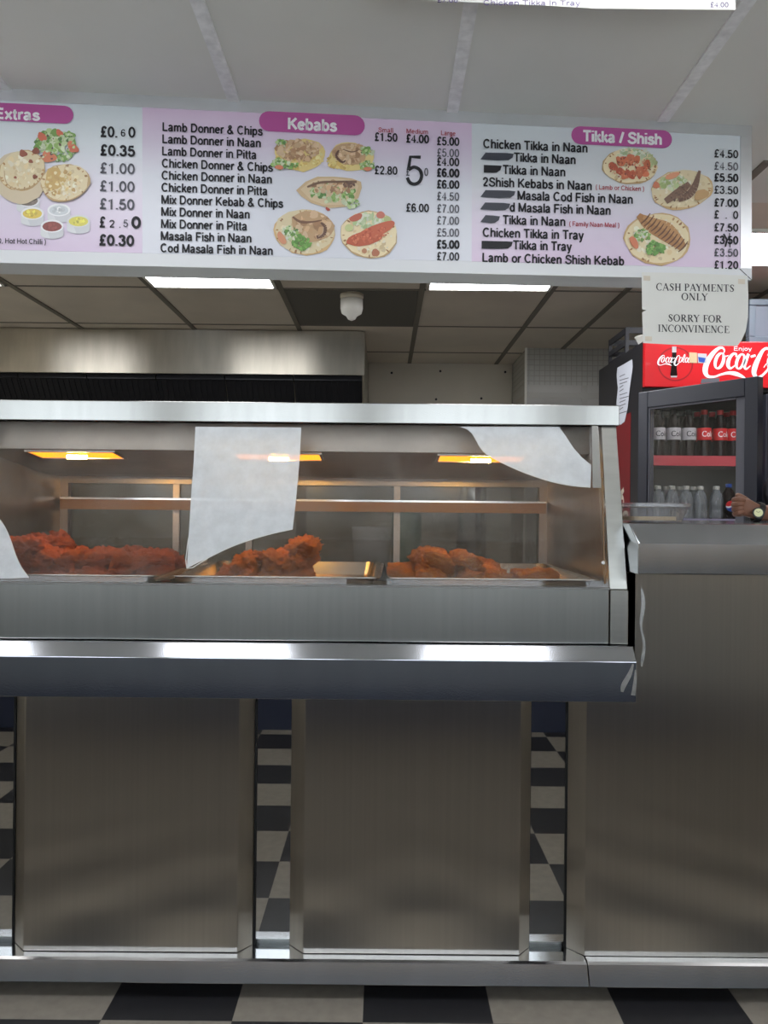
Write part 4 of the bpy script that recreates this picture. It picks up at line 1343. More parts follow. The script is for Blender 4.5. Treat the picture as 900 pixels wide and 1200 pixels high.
GL = {
    'A': (.78, [ln(.08, 0, .38, 1, t_), ln(.37, 1, .68, 0, T_), ln(.18, .34, .55, .34, t_), sf_(.08, .02, .1), sf_(.68, .02, .12)]),
    'C': (.76, [arc(.40, .5, .33, .5, 50, 315), ln(.64, .95, .66, .68, .05)]),
    'E': (.70, [stem(.2), ln(.08, .975, .6, .975, .05), ln(.08, .025, .62, .025, .05), ln(.2, .52, .48, .52, .05), ln(.6, 1, .6, .78, .05), ln(.63, 0, .64, .24, .05), ln(.48, .62, .48, .42, .05)]),
    'F': (.64, [stem(.2), ln(.08, .975, .58, .975, .05), sf_(.2, .025), ln(.2, .5, .46, .5, .05), ln(.58, 1, .58, .76, .05), ln(.46, .6, .46, .4, .05)]),
    'H': (.82, [stem(.18), stem(.64), ln(.18, .52, .64, .52, t_), sf_(.18, .025), sf_(.18, .975), sf_(.64, .025), sf_(.64, .975)]),
    'I': (.38, [stem(.18), sf_(.18, .025), sf_(.18, .975)]),
    'L': (.66, [stem(.2), sf_(.2, .975), ln(.08, .025, .58, .025, .05), ln(.58, 0, .6, .28, .05)]),
    'M': (1.0, [stem(.16, wd=t_), ln(.18, 1, .48, .08, T_), ln(.48, .08, .78, 1, t_), stem(.8), sf_(.14, .025, .11), sf_(.8, .025), sf_(.14, .975, .08), sf_(.82, .975, .1)]),
    'N': (.84, [stem(.16, wd=t_), ln(.18, 1, .66, .02, T_), stem(.67, wd=t_), sf_(.15, .025, .11), sf_(.67, .975, .11), sf_(.12, .975, .08)]),
    'O': (.82, [arc(.40, .5, .32, .49, 0, 360, 24)]),
    'P': (.68, [stem(.2), sf_(.2, .025), ln(.08, .975, .36, .975, .05), arc(.34, .74, .23, .24, 92, -92), ln(.2, .49, .36, .49, .05)]),
    'R': (.78, [stem(.2), sf_(.2, .025), ln(.08, .975, .36, .975, .05), arc(.34, .75, .22, .23, 92, -92), ln(.2, .51, .36, .51, .05), ln(.36, .5, .66, .02, T_), sf_(.68, .025, .09)]),
    'S': (.66, [catmull([(.54, .78, .05), (.44, .94, .07), (.28, .96, .08), (.16, .80, .12), (.24, .62, .16), (.42, .44, .17), (.50, .24, .13), (.38, .05, .08), (.22, .05, .07), (.10, .24, .05)], 4), ln(.54, .96, .54, .72, .045), ln(.10, .04, .10, .3, .045)]),
    'T': (.70, [stem(.33), sf_(.33, .025), ln(.04, .975, .62, .975, .05), ln(.05, 1, .04, .76, .05), ln(.62, 1, .63, .76, .05)]),
    'V': (.76, [ln(.08, 1, .37, 0, T_), ln(.37, 0, .64, 1, t_), sf_(.08, .975, .12), sf_(.64, .975, .1)]),
    'Y': (.74, [ln(.06, 1, .34, .48, T_), ln(.34, .48, .60, 1, t_), stem(.34, 0, .5), sf_(.34, .025), sf_(.07, .975, .12), sf_(.6, .975, .1)]),
    ' ': (.32, []),
}


def serif(s, xa, xb, yc, cap, slope):
    tot = sum(GL[c][0] for c in s)
    kx = (xb - xa) / tot
    mb = MB()
    cur = 0
    for c in s:
        adv, strokes = GL[c]
        for stt in strokes:
            # work in glyph units scaled to pixels so that stroke widths stay even
            pts = [(xa + (cur + x) * kx, yc + slope * ((cur + x) * kx) - (y - .5) * cap, wd * (kx + cap) / 2 * 1.05) for x, y, wd in stt]
            ribbon(mb, pts, lambda x, y: sg(x, y, .0048))
        cur += adv
    mb.build('notice_text', M['ink_serif'], note, recalc=False)


serif('CASH PAYMENTS', 769, 861, 336, 8.3, .02)
serif('ONLY', 798.5, 830, 347.5, 8.3, .02)
serif('SORRY FOR', 782.5, 846, 372.5, 8.3, .02)
serif('INCONVINENCE', 771, 855, 384.5, 8.3, .02)

# handwritten strip hanging at the top edge
hn = thing('handwritten_notice', 'narrow white paper strip with purple handwriting hanging from the ceiling', 'notice', (.35, 1.6, 2.36))
HP = lambda x, y: at(x, y, 1.6 - .0006)
q = [at(425, -3, 1.6), at(640, 6.5, 1.6), at(700, 10, 1.6), at(862, 11.5, 1.6)]
top = [Vector((v.x, v.y, 2.414)) for v in reversed(q)]
MB().prism(q + top, [v + Vector((0, .001, 0)) for v in q + top]).build('strip', M['paper'], hn)
put_text('£7.00', 512, 537, 0, 6, HP, M['ink_purple'], hn, 0, .01, 'notice_text')
put_text('Chicken Tikka In Tray', 566, 680, 3.0, 6, HP, M['ink_purple'], hn, 0, .005, 'notice_text')
put_text('£4.00', 832, 854, 5.5, 6, HP, M['ink_purple'], hn, 0, .005, 'notice_text')

# ------------------------------------------------------------------ kitchen behind
hood = thing('extractor_hood', 'wide stainless steel extractor hood with black filters at the back of the kitchen', 'extractor hood', (-1.4, 5.2, 2.0))
HR = at(425, 420, 4.74).x
MB().prof_x([(4.74, 2.415), (4.74, 2.142), (4.76, 2.142), (4.76, 2.40), (5.76, 2.40), (5.76, 2.415)], XL + .01, HR).build('canopy', M['hood'], hood, bevel=.002)
MB().prof_x([(4.745, 2.41), (4.745, 2.145), (4.9, 1.93), (5.76, 1.93), (5.76, 2.41)], HR, HR + .012).build('end_panel', M['hood'], hood)
for i in range(6):
    a = XL + .02 + i * (HR - XL - .02) / 6
    b = a + (HR - XL - .02) / 6 - .006
    f = MB()
    n = 12
    for j in range(n):
        xa = a + (b - a) * j / n
        xb = a + (b - a) * (j + .62) / n
        f.prism([(xa, 4.80, 2.16), (xb, 4.80, 2.16), (xb, 4.95, 1.95), (xa, 4.95, 1.95)], [(xa, 4.815, 2.17), (xb, 4.815, 2.17), (xb, 4.965, 1.96), (xa, 4.965, 1.96)])
    f.box(a, b, 4.81, 4.83, 2.12, 2.175)
    f.prism([(a, 4.82, 2.14), (b, 4.82, 2.14), (b, 4.97, 1.93), (a, 4.97, 1.93)], [(a, 4.83, 2.15), (b, 4.83, 2.15), (b, 4.98, 1.94), (a, 4.98, 1.94)])
    f.build('filter', M['filter'], hood)
MB().box(XL + .005, HR, 5.74, 5.765, .9, 1.93).build('splashback', M['hood'], hood)
bench = thing('kitchen_bench', 'steel kitchen bench behind the display cabinet under the extractor hood', 'bench', (-1, 5.3, 0))
MB().box(XL + .02, .7, 4.9, 5.7, .86, .9).build('worktop', M['body'], bench, bevel=.003)
MB().box(XL + .04, .68, 5.0, 5.7, .08, .86).build('cupboard', M['hood'], bench)
for x in (-2.5, -1.2, .5):
    MB().tube([(x, 4.98, 0), (x, 4.98, .86)], .02, 10).build('leg', M['hood'], bench)
# containers half seen through the misted back of the cabinet
t = thing('green_container', 'green container blurred behind the misted back glass of the cabinet', 'container', (.15, 5.1, .9))
MB().lathe([(.09, .9), (.1, .92), (.1, 1.28), (.04, 1.34), (.04, 1.38)], .15, 5.1).build('body', M['green'], t, smooth=True)
t = thing('pale_container', 'pale tub blurred behind the misted back glass of the cabinet', 'container', (-.08, 5.1, .9))
MB().lathe([(.11, .9), (.13, 1.18), (.135, 1.2)], -.08, 5.1).build('body', M['tub'], t, smooth=True)
t = thing('steel_urn', 'tall shiny steel urn behind the right end of the cabinet', 'urn', (.66, 4.6, .9))
MB().lathe([(.0, 1.0), (.1, 1.0), (.1, 1.55), (.09, 1.57), (.02, 1.6)], .58, 5.1, 32).build('body', M['bright_edge'], t, smooth=True)
MB().lathe([(.11, .9), (.11, .93), (.1, 1.0)], .58, 5.1, 32).build('foot', M['filter'], t, smooth=True)
# screws on the back board
bs = thing('wall_board', 'plain cream wall board with screw heads beside the extractor hood', 'wall board', (.4, YB - .01, 1.5))
MB().box(HR + .02, .945, YB - .012, YB, 1.2, ZC - .002).build('board', M['wall_back'], bs)
sm = MB()
for x, y in ((459, 437), (516, 435), (592, 436), (511, 468), (564, 467)):
    c = at(x, y, YB - .013)
    sm.tube([c, c + Vector((0, -.004, 0))], .009, 8)
sm.build('screw_head', M['ink'], bs)
# ceiling sensor
sp = at(412, 342, 3.92)
t = thing('ceiling_sensor', 'white drum shaped sensor hanging from the dark kitchen ceiling tile', 'sensor', (sp.x, 3.95, ZC - .16))
MB().lathe([(.06, ZC - .004), (.06, ZC - .02), (.052, ZC - .03)], sp.x, 3.95, 24).build('base', M['offwhite'], t, smooth=True)
MB().lathe([(.057, ZC - .03), (.058, ZC - .075), (.052, ZC - .10), (.028, ZC - .115), (.02, ZC - .13), (.004, ZC - .138)], sp.x, 3.95, 24).build('housing', M['white'], t, smooth=True)

# ------------------------------------------------------------------ drinks fridge
FX0, FX1, FY0, FY1, FZ = 1.205, 2.36, 3.6, 4.33, 2.11
fr_ = thing('drinks_fridge', 'tall black double door drinks fridge with a red header at the right', 'fridge', ((FX0 + FX1) / 2, 3.95, 0))
cb = MB()
cb.box(FX0, FX0 + .04, FY0, FY1, .0, FZ)
cb.box(FX1 - .04, FX1, FY0, FY1, .0, FZ)
cb.box(FX0 + .04, FX1 - .04, FY1 - .05, FY1, .0, FZ)
cb.box(FX0 + .04, FX1 - .04, FY0, FY1 - .05, 1.88, FZ)
cb.box(FX0 + .04, FX1 - .04, FY0, FY1 - .05, .0, .25)
cb.box(1.735, 1.765, FY0, FY0 + .05, .25, 1.88)
cb.build('cabinet', M['black'], fr_)
MB().box(FX0 + .041, FX1 - .041, FY1 - .054, FY1 - .0505, .26, 1.875).build('liner', M['fridge_in'], fr_)
MB().box(FX0, FX1, FY0 - .03, FY0 - .001, 1.893, FZ - .002).build('header', M['coke_red'], fr_, bevel=.004)
HD = FY0 - .0315
ZP = lambda X, Y: at(740 + X / 5.625, 340 + Y / 5.625, HD)


def oval(cx, cy, rx, ry, rot, w0, w1, n=24):
    out = []
    for i in range(n):
        a = 2 * PI * i / n
        x, y = rx * math.cos(a), ry * math.sin(a)
        out.append((cx + x * math.cos(rot) - y * math.sin(rot), cy + x * math.sin(rot) + y * math.cos(rot), w0 + (w1 - w0) * abs(math.cos(a))))
    return out


def script_logo(mb, fn):
    def S(p, sub=5):
        ribbon(mb, catmull(p, sub), fn)
    S([(607, 418, 5), (612, 396, 10), (598, 380, 14), (570, 386, 20), (530, 425, 30), (497, 480, 36), (486, 532, 34), (502, 566, 22), (545, 571, 14), (590, 556, 14), (640, 546, 20), (690, 552, 28), (728, 568, 18), (757, 583, 3)])
    ribbon(mb, oval(580, 466, 25, 52, .32, 10, 22), fn, True)
    S([(597, 418, 6), (617, 436, 8), (640, 430, 5)])
    S([(690, 440, 12), (690, 422, 12), (672, 420, 16), (648, 446, 22), (636, 486, 25), (646, 514, 18), (668, 508, 10), (694, 484, 6)])
    ribbon(mb, oval(718, 470, 23, 50, .32, 10, 20), fn, True)
    S([(772, 420, 18), (757, 460, 21), (745, 500, 20), (756, 520, 12), (785, 498, 6)])
    S([(786, 440, 15), (818, 430, 15)], 1)
    S([(898, 432, 8), (912, 402, 14), (896, 384, 16), (868, 396, 20), (842, 440, 28), (816, 500, 35), (808, 548, 30), (828, 576, 20), (862, 562, 16), (896, 526, 14), (905, 496, 10), (890, 486, 7), (872, 510, 6)])
    ribbon(mb, oval(930, 466, 25, 52, .32, 10, 22), fn, True)
    S([(985, 480, 6), (1012, 420, 14), (1016, 370, 12), (1000, 372, 14), (980, 440, 20), (974, 500, 18), (990, 516, 10), (1008, 500, 6)])
    ribbon(mb, oval(1046, 470, 23, 50, .32, 10, 20), fn, True)
    S([(1100, 420, 18), (1085, 460, 21), (1073, 500, 20), (1084, 520, 12), (1113, 498, 6)])


lg = MB()
script_logo(lg, ZP)
lg.build('script_logo', M['white_print'], fr_, recalc=False)
put_text('Enjoy', 859.5, 881, 408.5, 4.6, lambda x, y: at(x, y, HD), M['white_print'], fr_, 0, .01, 'header_text')
disc = MB()
ribbon(disc, oval(290, 487, 112, 108, 0, 9, 9, 40), lambda X, Y: at(740 + X / 5.625, 340 + Y / 5.625, HD + .0006), True)
disc.build('header_ring', mat('dark_red_print', (160, 20, 30), .35), fr_, recalc=False)
bt = MB()
bt.poly([ZP(x, y) for x, y in ((268, 405), (296, 405), (296, 440), (304, 470), (298, 510), (303, 560), (298, 574), (262, 574), (256, 560), (262, 510), (258, 470), (267, 440))])
bt.build('bottle_picture', M['cola'], fr_, recalc=False)
bt = MB()
bt.poly([at(740 + x / 5.625, 340 + y / 5.625, HD - .0003) for x, y in ((268, 372), (296, 372), (296, 410), (268, 410))])
bt.poly([at(740 + x / 5.625, 340 + y / 5.625, HD - .0003) for x, y in ((258, 565), (302, 565), (298, 575), (262, 575))])
bt.build('bottle_highlight', M['label_silver'], fr_, recalc=False)
lg = MB()
script_logo(lg, lambda X, Y: at(740 + (172 + (X - 475) * .335 + 0) / 5.625, 340 + (430 + (Y - 380) * .335) / 5.625, HD - .0006))
lg.build('script_logo', M['white_print'], fr_, recalc=False)
for pts, m in (([(380, 410), (432, 412), (432, 480), (382, 478)], M['beige']), ([(436, 416), (496, 420), (495, 482), (438, 480)], M['label_silver']), ([(440, 440), (490, 448), (480, 478), (445, 472)], M['label_blue']), ([(462, 585), (580, 580), (578, 604), (455, 614)], M['ink_grey'])):
    k_ = 0.0012 if m is M['label_blue'] else .0009
    MB().poly([at(740 + x / 5.625, 340 + y / 5.625, HD - k_) for x, y in pts]).build('sticker', m, fr_, recalc=False)
# side wrap
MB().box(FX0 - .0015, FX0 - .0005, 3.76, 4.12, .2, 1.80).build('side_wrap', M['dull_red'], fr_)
lg = MB()
script_logo(lg, lambda X, Y: Vector((FX0 - .0025, 3.80 + (Y - 370) * .0011, .55 + (X - 475) * .0014)))
lg.build('script_logo', M['offwhite'], fr_, recalc=False)
# shelves
for z, m in ((1.553, M['strip_red']), (1.255, M['strip_lilac'])):
    sh = MB()
    for i in range(9):
        sh.tube([(FX0 + .05, FY0 + .06 + i * .07, z), (FX1 - .05, FY0 + .06 + i * .07, z)], .004, 6)
    for i in range(18):
        sh.tube([(FX0 + .07 + i * .06, FY0 + .06, z), (FX0 + .07 + i * .06, FY0 + .62, z)], .0025, 6)
    s_ = sh.build('shelf', M['wire'], fr_)
    MB().box(FX0 + .045, 1.733, FY0 + .045, FY0 + .052, z - .02, z + .028).build('price_strip', m, s_)
    MB().box(1.767, FX1 - .045, FY0 + .045, FY0 + .052, z - .02, z + .028).build('price_strip', m, s_)


# doors
def fridge_door(hx, hy, ang, wd):
    d = bpy.data.objects.new('door', None)
    COL.objects.link(d)
    d.parent = fr_
    d.location = Vector((hx, hy, 0)) - Vector(fr_.location)
    d.rotation_euler = (0, 0, ang)
    z0, z1 = .26, 1.862
    f = MB()
    f.box(0, .05, -.022, .022, z0, z1)
    f.box(wd - .055, wd, -.022, .022, z0, z1)
    f.box(.05, wd - .055, -.022, .022, z1 - .075, z1)
    f.box(.05, wd - .055, -.022, .022, z0, z0 + .07)
    f.build('door_frame', M['charcoal'], d, local=True, bevel=.003)
    g = MB()
    g.box(.05, .058, -.016, .016, z0 + .07, z1 - .075)
    g.box(wd - .095, wd - .055, -.012, .016, z0 + .07, z1 - .075)
    g.box(.058, wd - .095, -.016, .016, z1 - .083, z1 - .075)
    g.build('gasket', M['ink_grey'], d, local=True)
    MB().box(.058, wd - .095, -.006, -.002, z0 + .07, z1 - .083).build('door_glass', M['door_pane'], d, local=True)
    h = MB()
    h.box(wd - .03, wd - .01, -.05, -.022, .9, 1.3)
    h.build('door_handle', M['black'], d, local=True)
    return d


fridge_door(1.185, 3.555, -math.atan2(.44, .325), .56)
fridge_door(1.76, 3.57, 0, .585)


# drinks
def bottle(label, group, liquid, cap, lab, lab_m, loc, shape='cola', txt=None):
    t = thing('drink_bottle', label, 'bottle', loc, group)
    r = .032
    MB().lathe([(.026, 0), (.031, .006), (.032, .03), (.029, .075), (.0325, .11), (.0325, .155), (.026, .195), (.014, .222), (.013, .228)], 0, 0, 20).build('body', liquid, t, smooth=True, local=True)
    MB().lathe([(.0155, .226), (.0155, .246), (.014, .249)], 0, 0, 16).build('cap', cap, t, smooth=False, local=True)
    MB().lathe([(.0336, .102), (.034, .106), (.034, .157), (.0330, .160)], 0, 0, 20, False, False).build('label', lab_m, t, smooth=True, local=True)
    if txt:
        me = text_mesh(txt, .01)
        for v in me.vertices:
            a = -PI / 2 + (v.co.x - .75) * .032 / .0344
            v.co = Vector((.0346 * math.cos(a), .0346 * math.sin(a), .118 + v.co.y * .038))
        me.materials.append(M['ink'] if lab_m is M['label_silver'] else M['white_print'])
        o = bpy.data.objects.new('label_text', me)
        COL.objects.link(o)
        o.parent = t
    return t


zs = 1.557
ys = FY0 + .10
a = bottle('silver labelled cola bottle on the upper fridge shelf behind the open door', 'silver labelled cola bottles', M['cola'], M['cap_black'], 'silver', M['label_silver'], (1.318, ys, zs), txt='Coke')
for i in (1, 2):
    dup(a, (1.318 + .0735 * i, ys, zs))
b = bottle('red labelled cola bottle on the upper fridge shelf behind the open door', 'red labelled cola bottles', M['cola'], M['cap_red'], 'red', M['label_red'], (1.318 + .0735 * 3, ys, zs), txt='Coke')
for i in (4, 5):
    dup(b, (1.318 + .0735 * i + (.008 if i == 4 else 0), ys + .01 * i - .03, zs))
for i in range(6):
    dup(a if i < 3 else b, (1.318 + .0735 * i, ys + .085, zs))
z2 = 1.259


def clear_bottle(loc):
    t = thing('water_bottle', 'clear bottle on the lower fridge shelf behind the plastic tub', 'bottle', loc, 'clear bottles on the lower fridge shelf')
    MB().lathe([(.026, 0), (.032, .008), (.032, .06), (.030, .064), (.032, .07), (.032, .11), (.026, .14), (.013, .16), (.013, .165)], 0, 0, 20).build('body', M['water'], t, smooth=True, local=True)
    MB().lathe([(.015, .163), (.015, .178), (.013, .18)], 0, 0, 14).build('cap', M['white'], t, local=True)
    return t


wb = clear_bottle((1.318, ys, z2))
for i in (1, 2, 3):
    dup(wb, (1.318 + .068 * i, ys, z2))
    dup(wb, (1.318 + .068 * i, ys + .08, z2))
t = thing('drink_bottle', 'dark bottle with a red white and blue round emblem on the lower fridge shelf', 'bottle', (1.655, ys - .01, z2))
MB().lathe([(.026, 0), (.032, .008), (.032, .12), (.026, .15), (.013, .17), (.013, .176)], 0, 0, 20).build('body', M['cola'], t, smooth=True, local=True)
MB().lathe([(.015, .175), (.015, .19), (.013, .192)], 0, 0, 14).build('cap', M['label_blue'], t, local=True)


def emblem(parent, zc, r, rad):
    def fn(x, y):
        a = -PI / 2 + x / r
        return Vector((r * math.cos(a), r * math.sin(a), zc + y))
    n = 20
    for nm, m, lo, hi in (('emblem_red', M['label_red'], .12, 1.0), ('emblem_white', M['white_print'], -.2, .12), ('emblem_blue', M['label_blue'], -1.0, -.2)):
        mb = MB()
        prev = None
        for i in range(n + 1):
            x = -1 + 2 * i / n
            c = math.sqrt(max(0, 1 - x * x))
            wv = .18 * math.sin(x * 3)
            a_, b_ = max(-c, min(c, lo + wv if lo > -1 else -c)), max(-c, min(c, hi + wv if hi < 1 else c))
            cur = (mb.bm.verts.new(fn(x * rad, a_ * rad)), mb.bm.verts.new(fn(x * rad, b_ * rad)))
            if prev:
                mb.bm.faces.new((prev[0], cur[0], cur[1], prev[1]))
            prev = cur
        mb.build(nm, m, parent, local=True, recalc=False)


emblem(t, .085, .0325, .026)
t = dup(wb, (1.60, ys, z2), label='clear bottle next to the emblem bottle on the lower fridge shelf')
del t['group']
# right compartment
t = thing('drink_can', 'blue drink can behind the right fridge door', 'can', (1.815, ys - .01, z2))
MB().lathe([(.027, 0), (.033, .008), (.033, .145), (.028, .16), (.026, .162)], 0, 0, 24).build('body', M['label_blue'], t, smooth=True, local=True)
MB().lathe([(.027, .162), (.027, .165)], 0, 0, 20).build('lid', M['label_silver'], t, local=True)
emblem(t, .08, .0335, .022)
t = thing('drink_carton', 'green and yellow drink carton behind the right fridge door', 'carton', (1.83, ys, zs))
MB().box(-.04, .04, -.04, .04, .09, .24).build('upper_print', M['label_green'], t, local=True)
MB().box(-.04, .04, -.04, .04, 0, .09).build('lower_print', M['yellow'], t, local=True)
MB().prism([(-.04, -.04, .24), (-.04, .04, .24), (-.04, .0, .28)], [(.04, -.04, .24), (.04, .04, .24), (.04, 0, .28)]).build('gable_top', M['white'], t, local=True)

# things on and at the fridge
t = thing('paper_sheet', 'white printed sheet taped to the black side of the fridge', 'paper', (FX0 - .003, 3.8, 1.6))


def side_pt(x, y, off=.003):
    a_, b_ = ray(x, y)
    d = (FX0 - off) / a_
    return Vector((FX0 - off, d, HC + b_ * d))


pts = [(723.5, 431), (741, 421), (741.5, 430), (738, 455), (735.5, 478), (732, 494), (727, 498), (722, 493), (722.5, 470), (724, 455), (722.5, 440)]
MB().prism([side_pt(x, y) for x, y in pts], [side_pt(x, y, .0022) for x, y in pts]).build('sheet', M['paper_blue'], t)
lm = MB()
for i in range(11):
    y0 = 440 + i * 4.3
    ribbon(lm, [(726, y0 + 1.5, .9), (726 + rnd.uniform(4, 11), y0 - 1.5, .9)], lambda x, y: side_pt(x, y, .0036))
lm.build('printed_lines', M['ink_grey'], t, recalc=False)
t = thing('crate', 'dark crate on top of the fridge at its left rear edge', 'crate', (1.32, 4.02, FZ))
m_ = MB()
for z0, z1 in ((0, .02), (.05, .075), (.11, .14)):
    for bx in ((1.22, 1.46, 3.9, 3.91), (1.22, 1.46, 4.19, 4.2), (1.22, 1.23, 3.91, 4.19), (1.45, 1.46, 3.91, 4.19)):
        m_.box(*bx, FZ + z0, FZ + z1)
for x, y in ((1.22, 3.9), (1.445, 3.9), (1.22, 4.185), (1.445, 4.185)):
    m_.box(x - .001, x + .016, y - .001, y + .016, FZ, FZ + .14)
m_.box(1.23, 1.45, 3.91, 4.19, FZ, FZ + .01)
m_.build('slats', M['darkbox'], t)
t = thing('bowl', 'white bowl on the fridge top beside the dark crate', 'bowl', (1.265, 3.74, FZ))
MB().lathe([(.03, FZ), (.032, FZ + .008), (.055, FZ + .05), (.058, FZ + .055), (.05, FZ + .05), (.03, FZ + .015)], 1.272, 3.74, 24).build('body', M['white'], t, smooth=True)
mo = at(878, 404, 3.62)
t = thing('monitor', 'grey flat monitor standing on the red topped fridge', 'monitor', (2.0, 3.68, FZ))
f = MB()
zt = at(878, 350, 3.62).z
x0, x1 = mo.x, mo.x + .46
z0 = FZ + .004
for bx in ((x0, x1, zt - .03, zt), (x0, x1, z0, z0 + .03), (x0, x0 + .03, z0 + .03, zt - .03), (x1 - .03, x1, z0 + .03, zt - .03)):
    f.box(bx[0], bx[1], 3.62, 3.66, bx[2], bx[3])
f.build('bezel', M['screen_frame'], t, bevel=.004)
MB().box(x0 + .03, x1 - .03, 3.63, 3.66, z0 + .03, zt - .03).build('screen', M['screen'], t)
MB().box(x0 + .12, x1 - .12, 3.66, 3.80, FZ, FZ + .02).build('foot', M['screen_frame'], t)

# ------------------------------------------------------------------ clear tub on the till counter
cz = 1.2805
t = thing('plastic_tub', 'clear rectangular plastic tub with pale contents on the till counter', 'tub', (.77, 2.26, cz))
xa, xb, ya, yb = .685, .858, 2.14, 2.30
mb = MB()
r = mb.rrect
mb.loft([r(xa + .012, xb - .012, ya + .012, yb - .012, cz, .03), r(xa, xb, ya, yb, cz + .04, .032), r(xa - .005, xb + .005, ya - .005, yb + .005, cz + .042, .034), r(xa - .005, xb + .005, ya - .005, yb + .005, cz + .046, .034)], True, False)
mb.build('base', M['plastic'], t, smooth=False)
mb = MB()
mb.loft([r(xa - .007, xb + .007, ya - .007, yb + .007, cz + .045, .034), r(xa - .007, xb + .007, ya - .007, yb + .007, cz + .05, .034), r(xa + .01, xb - .01, ya + .01, yb - .01, cz + .053, .03)], False, True)
mb.build('lid', M['plastic'], t)
MB().loft([r(xa + .02, xb - .03, ya + .02, yb - .02, cz + .003, .02), r(xa + .02, xb - .03, ya + .02, yb - .02, cz + .014, .02)]).build('contents', M['beige'], t)


# ------------------------------------------------------------------ person behind the till, only the watch hand is in view
def skin_obj(name, nodes, edges, m, parent, sub=2, root=0):
    """nodes: {key: (pos, radius)}"""
    keys = list(nodes)
    idx = {k_: i for i, k_ in enumerate(keys)}
    base = world_base(parent)
    me = bpy.data.meshes.new(name)
    me.from_pydata([Vector(nodes[k_][0]) - base for k_ in keys], [(idx[a], idx[b]) for a, b in edges], [])
    o = bpy.data.objects.new(name, me)
    COL.objects.link(o)
    o.parent = parent
    sk = o.modifiers.new('skin', 'SKIN')
    sk.use_smooth_shade = True
    sv = me.skin_vertices[0].data
    for k_ in keys:
        rr = nodes[k_][1]
        sv[idx[k_]].radius = rr if isinstance(rr, tuple) else (rr, rr)
        sv[idx[k_]].use_root = False
    sv[root].use_root = True
    s = o.modifiers.new('sub', 'SUBSURF')
    s.levels = s.render_levels = sub
    me.materials.append(m)
    return o


per = thing('person', 'person behind the till counter resting a fist and wearing a black watch', 'person', (1.78, 2.95 + .15, 0))
D = 2.40
H = lambda x, y, d=D: at(x, y, d)
PX = 1.80
PY = 3.10
body = {
    'pelvis': ((PX, PY, .95), .12), 'belly': ((PX, PY, 1.12), .115), 'chest': ((PX, PY - .01, 1.32), .125),
    'neck0': ((PX, PY, 1.47), .06), 'neck1': ((PX, PY - .005, 1.54), .05), 'head0': ((PX, PY - .035, 1.62), .088), 'head1': ((PX, PY - .025, 1.70), .115), 'head2': ((PX, PY - .01, 1.78), .098),
    'shR': ((PX - .19, PY - .02, 1.42), (.06, .06)), 'elR': ((1.50, 2.62, 1.335), (.043, .043)), 'foR': ((1.40, 2.50, 1.328), (.040, .040)), 'wrR': (H(893, 602), (.0215, .026)), 'haR': (H(883, 598.5), (.022, .027)), 'paR': (H(874, 594.5), (.019, .031)), 'knR': (H(867.5, 592.5, D + .004), (.015, .031)),
    'shL': ((PX + .19, PY - .02, 1.42), (.06, .06)), 'elL': ((PX + .28, PY + .02, 1.15), (.042, .042)), 'wrL': ((PX + .28, PY - .12, .95), (.027, .027)), 'haL': ((PX + .28, PY - .17, .88), (.035, .02)),
    'hipR': ((PX - .09, PY, .86), (.09, .09)), 'knR2': ((PX - .1, PY, .5), (.06, .06)), 'anR': ((PX - .1, PY + .03, .09), (.04, .04)), 'toR': ((PX - .1, PY - .12, .04), (.04, .03)),
    'hipL': ((PX + .09, PY, .86), (.09, .09)), 'knL2': ((PX + .1, PY, .5), (.06, .06)), 'anL': ((PX + .1, PY + .03, .09), (.04, .04)), 'toL': ((PX + .1, PY - .12, .04), (.04, .03)),
}
edges = [('pelvis', 'belly'), ('belly', 'chest'), ('chest', 'neck0'), ('neck0', 'neck1'), ('neck1', 'head0'), ('head0', 'head1'), ('head1', 'head2'), ('chest', 'shR'), ('shR', 'elR'), ('elR', 'foR'), ('foR', 'wrR'), ('wrR', 'haR'), ('haR', 'paR'), ('paR', 'knR'), ('chest', 'shL'), ('shL', 'elL'), ('elL', 'wrL'), ('wrL', 'haL'), ('pelvis', 'hipR'), ('hipR', 'knR2'), ('knR2', 'anR'), ('anR', 'toR'), ('pelvis', 'hipL'), ('hipL', 'knL2'), ('knL2', 'anL'), ('anL', 'toL')]
skin_obj('body', body, edges, M['skin'], per, 2)
# fingers, each its own chain rooted in the palm, curled away from the camera
for i, (yk, ln_) in enumerate(((584.5, 1.0), (590.0, 1.08), (595.6, 1.0), (600.8, .85))):
    r0 = .0088 if i < 3 else .0078
    nd = {'a': (H(874, 593 + (yk - 593) * .6), r0), 'b': (H(866.5, yk, D - .008), r0 * 1.12), 'c': (H(860 - (ln_ - 1) * 10, yk + 1.2, D + .008), r0 * 1.06), 'd': (H(860.5, yk + 2, D + .030), r0), 'e': (H(868, yk + 2.4, D + .036), r0 * .9), 'f': (H(872, yk + 2.2, D + .026), r0 * .75)}
    skin_obj('finger', nd, [('a', 'b'), ('b', 'c'), ('c', 'd'), ('d', 'e'), ('e', 'f')], M['skin'], per, 2)
nd = {'a': (H(880, 592, D + .004), .014), 'b': (H(873, 586, D + .012), .0125), 'c': (H(866.5, 581.5, D + .014), .0108), 'd': (H(861.3, 579.3, D + .016), .0085)}
skin_obj('thumb', nd, [('a', 'b'), ('b', 'c'), ('c', 'd')], M['skin'], per, 2)
